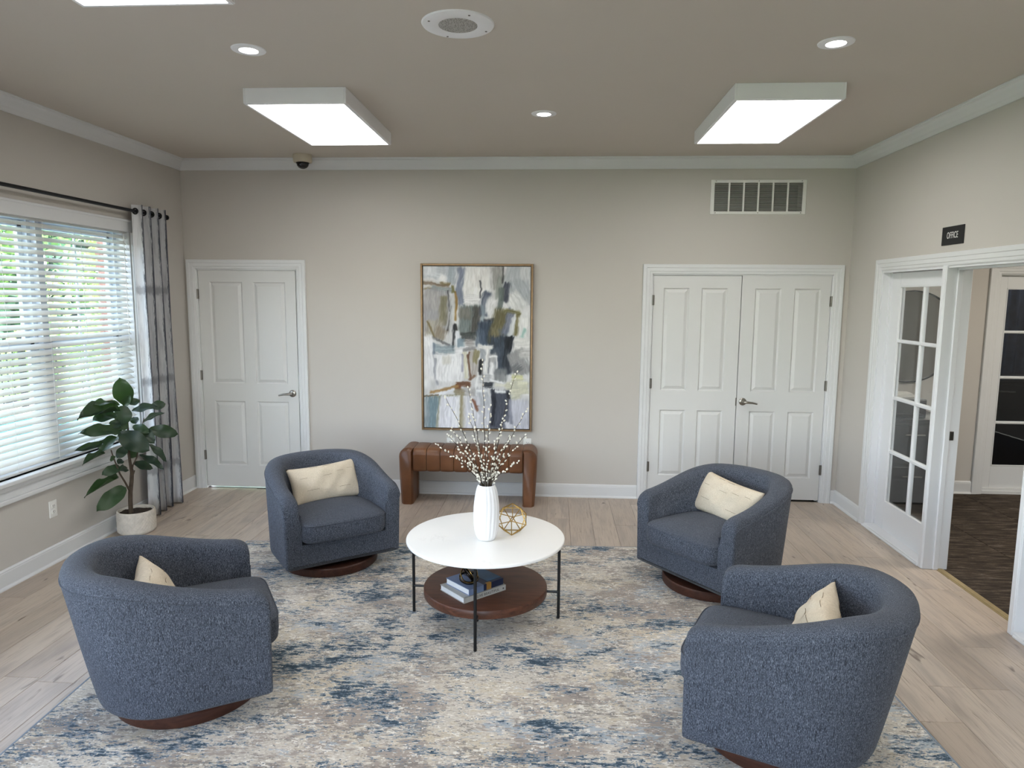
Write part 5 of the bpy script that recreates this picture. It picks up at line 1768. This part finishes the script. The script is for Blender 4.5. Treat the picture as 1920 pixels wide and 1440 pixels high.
for pts_, r0 in ((((655, 1225), (610, 1140), (560, 1060), (520, 960), (490, 880), (470, 820)), 0.0075), (((678, 1030), (690, 970), (730, 890), (745, 800), (760, 700), (775, 600), (800, 500)), 0.006), (((676, 1100), (700, 1035), (706, 1025)), 0.009)):
    MB().tube([zoomp(p) - ORG for p in pts_], [r0 * (1 - 0.5 * i / (len(pts_) - 1)) for i in range(len(pts_))], 8).build('branch', 'bark', pl, smooth=True)
def leaf_mesh(fold, curl, seed):
    r_ = random.Random(seed)
    NL, NWd = 12, 6
    P = []
    for i in range(NL + 1):
        t = i / NL
        # obovate outline: narrow waist near the base, broad toward the tip
        w = 0.5 * (0.12 + 0.88 * math.sin(PI * min(1, t ** 0.8)) ** 0.75) * (0.62 + 0.55 * t) * (1 if t < 0.93 else math.sqrt(max(0.0, (1.0 - t) / 0.07)))
        if t < 0.06: w *= t / 0.06
        row = []
        for j in range(-NWd // 2, NWd // 2 + 1):
            s = j / (NWd / 2)
            x = s * w
            zf = abs(s) ** 1.3 * w * fold + 0.06 * math.sin(t * 11 + (2 if s > 0 else 0) + r_.random() * .3) * abs(s)
            zc = -curl * t * t
            row.append((t - 0.04 * abs(s) * t, x, zf + zc))
        P.append(row)
    mb = MB().grid(P)
    # midrib
    mb.tube([(t, 0, -curl * t * t - 0.006) for t in (0, .2, .4, .6, .8, .95)], [0.018, 0.016, 0.013, 0.010, 0.007, 0.003], 5)
    return mb.mesh('leaf', 'leaf', smooth=True, ang=80)
LM = [leaf_mesh(0.30, 0.18, 1), leaf_mesh(0.15, 0.32, 2), leaf_mesh(0.45, 0.10, 3), leaf_mesh(0.10, 0.50, 4)]
LEAVES = [  # base, tip, width(px of zoom), depth base, depth tip, face mix (1 = to camera, 0 = up), mesh
    ((625, 365), (555, 112), 205, 0.0, -0.01, 1.0, 0), ((555, 370), (320, 283), 110, 0.0, -0.06, 0.35, 1), ((650, 365), (757, 312), 95, 0.0, 0.05, 0.6, 0),
    ((560, 420), (150, 465), 175, 0.0, -0.10, 0.45, 2), ((520, 470), (330, 470), 150, 0.0, -0.12, 0.6, 1), ((600, 375), (585, 552), 180, -0.02, -0.14, 0.9, 3),
    ((680, 430), (905, 350), 115, 0.0, 0.03, 0.55, 1), ((865, 390), (1018, 355), 105, 0.05, 0.10, 0.9, 0), ((790, 545), (998, 438), 70, 0.0, 0.06, 0.5, 2),
    ((575, 630), (255, 590), 150, 0.0, -0.08, 0.7, 1), ((545, 650), (835, 800), 230, -0.04, -0.16, 0.85, 1), ((530, 690), (360, 835), 165, -0.03, -0.16, 0.4, 2),
    ((380, 760), (142, 808), 82, -0.02, -0.10, 0.8, 0), ((410, 850), (185, 945), 80, 0.0, -0.12, 0.35, 2), ((840, 615), (1148, 650), 150, 0.03, 0.12, 0.85, 1),
    ((740, 590), (905, 745), 135, -0.02, -0.04, 0.8, 0), ((690, 580), (835, 620), 110, -0.03, -0.06, 0.7, 1), ((850, 765), (1048, 892), 90, 0.02, 0.04, 0.6, 3),
    ((755, 870), (1002, 968), 100, 0.02, 0.02, 0.55, 1), ((690, 950), (900, 990), 105, 0.03, 0.10, 0.75, 1), ((560, 990), (415, 1035), 120, 0.02, 0.0, 0.8, 1),
    ((540, 1030), (655, 985), 95, 0.03, 0.06, 0.8, 0), ((545, 1095), (212, 1258), 80, 0.0, -0.10, 0.6, 2), ((612, 1195), (372, 1372), 185, 0.0, -0.06, 0.9, 1),
    ((535, 960), (590, 905), 75, 0.04, 0.05, 0.8, 0), ((560, 545), (490, 580), 90, 0.03, 0.04, 0.7, 1), ((720, 560), (690, 480), 90, 0.03, 0.06, 0.7, 0),
    ((640, 800), (740, 905), 115, 0.03, 0.02, 0.8, 1), ((620, 790), (545, 870), 110, 0.03, 0.0, 0.75, 3), ((640, 590), (500, 540), 130, 0.06, 0.10, 0.7, 1),
    ((700, 800), (650, 730), 120, 0.05, 0.08, 0.6, 0), ((600, 380), (660, 270), 90, -0.03, -0.06, 0.9, 2), ((470, 880), (500, 930), 70, 0.0, 0.0, 0.8, 0)]
for (b, tip, wd, d0, d1x, fm, mi) in LEAVES:
    B, T = zoomp(b, d0), zoomp(tip, d1x)
    ax = T - B
    ln = ax.length
    ax.normalize()
    view = (Vector((0, 0, CAM_H)) - B).normalized()
    nrm = view * fm + Vector((0, 0, 1)) * (1 - fm) + Vector((random.uniform(-.15, .15), random.uniform(-.15, .15), 0))
    nrm = (nrm - ax * nrm.dot(ax)).normalized()
    sd = nrm.cross(ax)
    wm = wd / 5.3333 / F_PX * (B.y * 1.02) / 0.95
    Mx = Matrix((ax * ln, sd * wm * 1.0, nrm * ln * 0.75)).transposed().to_4x4()
    Mx.translation = B - ORG
    o = link('leaf', LM[mi], pl)
    o.matrix_local = Mx

# ------------------------------------------------------------------ things in the office
mi = tag(empty('round_mirror', (3.30, OFY, 1.48)), 'round black framed mirror seen through the sidelight panes', 'mirror')
fr = MB()
P = []
for i in range(65):
    a = 2 * PI * i / 64
    P.append([((0.414 + r) * math.cos(a), y_, (0.414 + r) * math.sin(a)) for (r, y_) in ((0, 0), (0, -0.022), (0.003, -0.025), (0.011, -0.025), (0.013, -0.022), (0.013, 0))])
fr.grid(P)
fr.build('mirror_frame', 'black', mi, smooth=True, ang=40)
MB().add([(0.415 * math.cos(2 * PI * i / 64), -0.012, 0.415 * math.sin(2 * PI * i / 64)) for i in range(64)], [tuple(range(64))]).build('mirror_glass', 'mirror', mi)

cab = tag(empty('filing_cabinet', (3.02, 6.22, 0.0)), 'low black office cabinet behind the sidelight glass', 'cabinet')
MB().rbox(-0.30, 0.36, -0.26, 0.26, 0.05, 0.80, 0.006, 1).box(-0.27, 0.33, -0.22, 0.22, 0.0, 0.05).build('body', 'blackdesk', cab)
for k in range(2):
    dr = MB().rbox(-0.29, 0.35, -0.275, -0.26, 0.07 + 0.36 * k, 0.41 + 0.36 * k, 0.004, 1).build('drawer', 'blackdesk', cab)
    MB().tube([(-0.05, -0.29, 0.33 + 0.36 * k), (0.11, -0.29, 0.33 + 0.36 * k)], 0.006, 8).build('pull', 'hinge', dr)
MB().rbox(-0.31, 0.37, -0.285, 0.27, 0.80, 0.822, 0.004, 1).build('top', 'blackdesk', cab)
pr = tag(empty('printer', (2.95, 6.20, 0.822)), 'black desktop printer on the low office cabinet', 'printer')
MB().rbox(-0.21, 0.21, -0.20, 0.19, 0, 0.165, 0.012, 2).build('body', 'blackdesk', pr)
MB().rbox(-0.16, 0.16, -0.25, -0.19, 0.03, 0.045, 0.004, 1).build('paper_tray', 'blackdesk', pr)
for k, (dx, dy_, rz, w_, h_) in enumerate(((0.06, -0.05, 0.12, 0.10, 0.020), (0.05, -0.04, -0.15, 0.085, 0.018))):
    o = MB().rbox(-w_, w_, -0.07, 0.07, 0, h_, 0.002, 1).build('paper_stack', 'paper')
    o.location = (2.95 + dx, 6.20 + dy_, 0.987 + 0.020 * k)
    o.rotation_euler = (0, 0, rz)
    tag(o, ('white paper stack lying on the black printer', 'small white paper stack on top of the other stack')[k], 'paper', 'papers on the printer')

def office_chair(loc, rz, label):
    c = tag(empty('office_chair', loc, rz), label, 'chair', 'black chairs inside the office')
    MB().rbox(-0.25, 0.25, -0.25, 0.25, 0.44, 0.52, 0.03, 3).build('seat', 'blackcloth', c, smooth=True)
    MB().rbox(-0.24, 0.24, 0.22, 0.29, 0.55, 1.22, 0.03, 3).build('backrest', 'blackcloth', c, smooth=True)
    MB().tube([(0, 0, 0.09), (0, 0, 0.44)], 0.028, 12).build('gas_lift', 'black', c)
    MB().tube([(0, 0.16, 0.46), (0, 0.31, 0.50), (0, 0.30, 0.75)], 0.02, 8).build('back_support', 'black', c)
    for k in range(5):
        a = 2 * PI * k / 5
        l = MB().tube([(0, 0, 0.10), (0.29 * math.cos(a), 0.29 * math.sin(a), 0.07)], [0.024, 0.014], 8).build('leg', 'black', c)
        mb = MB().lathe([(0.028, -0.012), (0.028, 0.012)], 12)
        mb.xf(Matrix.Translation((0.29 * math.cos(a), 0.29 * math.sin(a), 0.0285)) @ Matrix.Rotation(a, 4, 'Z') @ Matrix.Rotation(PI / 2, 4, 'X'))
        mb.build('caster', 'black', l)
    for s in (-1, 1):
        MB().tube([(s * 0.22, 0.05, 0.47), (s * 0.29, 0.05, 0.50), (s * 0.29, 0.05, 0.68)], 0.013, 8).rbox(s * 0.29 - 0.03, s * 0.29 + 0.03, -0.13, 0.16, 0.68, 0.71, 0.012, 2).build('armrest', 'black', c)
    return c
office_chair((3.15, 3.45, 0.0), 0.3, 'black office chair inside the office, reflected in the round mirror')
office_chair((3.95, 3.25, 0.0), -0.25, 'second black office chair seen only in the round mirror')

dcab = tag(empty('store_cabinet', (4.75, 7.35, 0.0)), 'black cabinet behind the glazed door of the far office wall', 'cabinet')
MB().rbox(-0.75, 0.75, -0.25, 0.25, 0.0, 1.02, 0.006, 1).build('body', 'blackdesk', dcab)
MB().rbox(-0.74, 0.74, -0.265, -0.25, 0.75, 0.98, 0.004, 1).build('drawer', 'blackdesk', dcab)
MB().rbox(-0.77, 0.77, -0.28, 0.26, 1.02, 1.05, 0.004, 1).build('top', 'blackdesk', dcab)
MB().tube([(-0.35, -0.285, 0.93), (-0.2, -0.285, 0.925)], 0.008, 8).build('pull', 'hinge', dcab)
cu2 = tag(empty('dark_curtain', (4.98, 7.72, 0.02)), 'dark blue curtain behind the glazed office door', 'curtain')
P = []
for j in range(9):
    P.append([(-0.62 + 1.24 * i / 120, 0.03 * math.sin(i / 120 * 2 * PI * 11) + 0.008 * math.sin(i * .7 + j), 2.4 * j / 8) for i in range(121)])
MB().grid(P).build('cloth', 'darkcurtain', cu2, smooth=True, ang=80).modifiers.new('solid', 'SOLIDIFY').thickness = 0.003

# ------------------------------------------------------------------ outdoors
GZ = -0.18
struct(MB().box(-60, LX - 0.22, -30, 60, GZ - 0.1, GZ).box(LX - 0.22, 60, D + 0.9, 60, GZ - 0.1, GZ).build('ground', 'grass'))
struct(MB().box(-10.5, LX - 0.23, -6, 14, GZ, GZ + 0.02).box(LX - 0.23, 0.5, D + 0.17, 14, GZ, GZ + 0.02).build('pool_deck', 'concrete'))
struct(MB().box(-9.6, -6.2, 4.2, 10.6, GZ + 0.02, GZ + 0.03).build('pool_water', 'pool'))
cop = struct(MB().box(-9.8, -9.6, 4.0, 10.8, GZ + 0.02, GZ + 0.06).box(-6.2, -6.0, 4.0, 10.8, GZ + 0.02, GZ + 0.06).box(-9.6, -6.2, 4.0, 4.2, GZ + 0.02, GZ + 0.06).box(-9.6, -6.2, 10.6, 10.8, GZ + 0.02, GZ + 0.06).build('pool_coping', 'concrete'))
struct(MB().box(LX - 0.22, LX + 0.9, D + 0.17, D + 0.9, GZ + 0.02, -0.02).build('door_step', 'concrete'))

def leaf_cloud(c, r, n, seed, size):
    g = np.random.default_rng(seed)
    mb_v, mb_f = [], []
    d = g.normal(size=(n, 3))
    d /= np.linalg.norm(d, axis=1)[:, None]
    rad = (0.55 + 0.45 * g.random(n)) ** 0.6
    lump = 1 + 0.22 * np.sin(d[:, 0] * 5 + seed) * np.cos(d[:, 1] * 4 + seed * 2) + 0.15 * np.sin(d[:, 2] * 7)
    pos = d * (rad * lump)[:, None] * np.array(r) + np.array(c)
    for k in range(n):
        a = g.normal(size=3); a /= np.linalg.norm(a)
        b = np.cross(a, g.normal(size=3)); b /= np.linalg.norm(b)
        s = size * (0.6 + 0.8 * g.random())
        p = pos[k]
        o = len(mb_v)
        mb_v += [tuple(p - a * s), tuple(p + b * s * .45), tuple(p + a * s), tuple(p - b * s * .45)]
        mb_f.append((o, o + 1, o + 2, o + 3))
    me = bpy.data.meshes.new('foliage')
    me.from_pydata(mb_v, [], mb_f)
    return me
def tree(x, y_, h, r, seed, m, label, n=2600, size=0.13, trunk_r=0.12):
    t = tag(empty('tree', (x, y_, GZ)), label, 'tree', 'trees beyond the pool')
    MB().tube([(0, 0, 0), (0.05, 0.02, h * 0.35), (0, 0, h * 0.7)], [trunk_r, trunk_r * .8, trunk_r * .5], 8).build('trunk', 'bark', t)
    me = leaf_cloud((0, 0, h * 0.62), (r, r, h * 0.44), n, seed, size)
    me.materials.append(MAT[m])
    o = link('foliage', me, t)
    o['kind'] = 'stuff'
tree(-13.2, 12.2, 6.5, 2.0, 3, 'foliage', 'tall green tree left of the window mullion, outdoors')
tree(-8.0, 14.9, 6.2, 1.5, 5, 'foliage3', 'dark green tree behind the flowering shrub, outdoors')
tree(-19.6, 13.0, 8.5, 2.6, 8, 'foliage3', 'large far tree beyond the pool, outdoors', 3000, 0.18)
tree(-9.7, 20.4, 9.0, 2.5, 11, 'foliage', 'far broad tree at the rear of the garden, outdoors', 3000, 0.2)
tree(-17.8, 20.8, 9.5, 2.7, 13, 'foliage', 'farthest tree on the left of the window view, outdoors', 3000, 0.2)
tl = tag(empty('tree_line', (-19.5, 28.5, GZ), 0.6), 'continuous line of tall trees closing the garden at the back', 'trees')
me = leaf_cloud((0, 0, 5.6), (15, 2.2, 6.0), 9000, 31, 0.55)
me.materials.append(MAT['foliage3'])
o = link('foliage', me, tl)
o['kind'] = 'stuff'
for q in range(7):
    MB().tube([(-12 + 4 * q, 0, 0), (-12 + 4 * q, 0.1, 6)], [0.2, 0.12], 8).build('trunk', 'bark', tl)
def shrub(x, y_, h, r, seed, label, m='foliage2'):
    t = tag(empty('shrub', (x, y_, GZ)), label, 'shrub', 'sunlit shrubs by the pool deck')
    MB().tube([(0, 0, 0), (0, 0.02, h * 0.5)], [0.04, 0.02], 6).build('stem', 'bark', t)
    me = leaf_cloud((0, 0, h * 0.52), (r, r, h * 0.48), 2600, seed, 0.06)
    me.materials.append(MAT[m])
    o = link('foliage', me, t)
    o['kind'] = 'stuff'
shrub(-6.1, 9.1, 2.9, 0.62, 21, 'tall pale flowering shrub in the middle of the window view')
shrub(-7.8, 12.05, 2.0, 0.5, 23, 'rounded sunlit shrub behind the pool')
shrub(-9.35, 12.05, 1.5, 0.5, 25, 'low sunlit shrub left of the mullion')
pc = tag(empty('porch_column', (-4.95, 7.55, GZ)), 'reddish brick porch column seen through the blind', 'column')
MB().box(-0.155, 0.155, -0.155, 0.155, 0.02, 3.3).build('core', 'concrete', pc)
bk = MB().rbox(-0.083, 0.083, -0.05, 0.05, -0.032, 0.032, 0.004, 1).mesh('brick', 'brick_red')
pc.scale = (0.5, 0.5, 1)
for k in range(44):
    z = 0.055 + k * 0.075
    if z > 3.25: break
    for q in range(4):
        for s in (-1, 1):
            o = link('brick', bk, pc)
            off = s * 0.085 + (0.03 if k % 2 else -0.03)
            o.location = ((off, -0.13, z), (0.13, off, z), (off, 0.13, z), (-0.13, off, z))[q]
            o.rotation_euler = (0, 0, q * PI / 2)
    if k > 36: break
fe = tag(empty('pool_fence', (-10.0, 11.2, GZ)), 'dark metal pool fence beyond the water', 'fence')
mb = MB()
for k in range(60):
    x = -3.0 + k * 0.11
    mb.box(x - 0.008, x + 0.008, -0.008, 0.008, 0.08, 1.2)
o = mb.build('pickets', 'black', fe); o['kind'] = 'stuff'
for z in (0.15, 1.1):
    MB().box(-3.1, 3.6, -0.015, 0.015, z - 0.02, z + 0.02).build('rail', 'black', fe)
for x in (-3.0, -1.0, 1.0, 3.5):
    MB().box(x - 0.03, x + 0.03, -0.03, 0.03, 0, 1.3).build('post', 'black', fe)
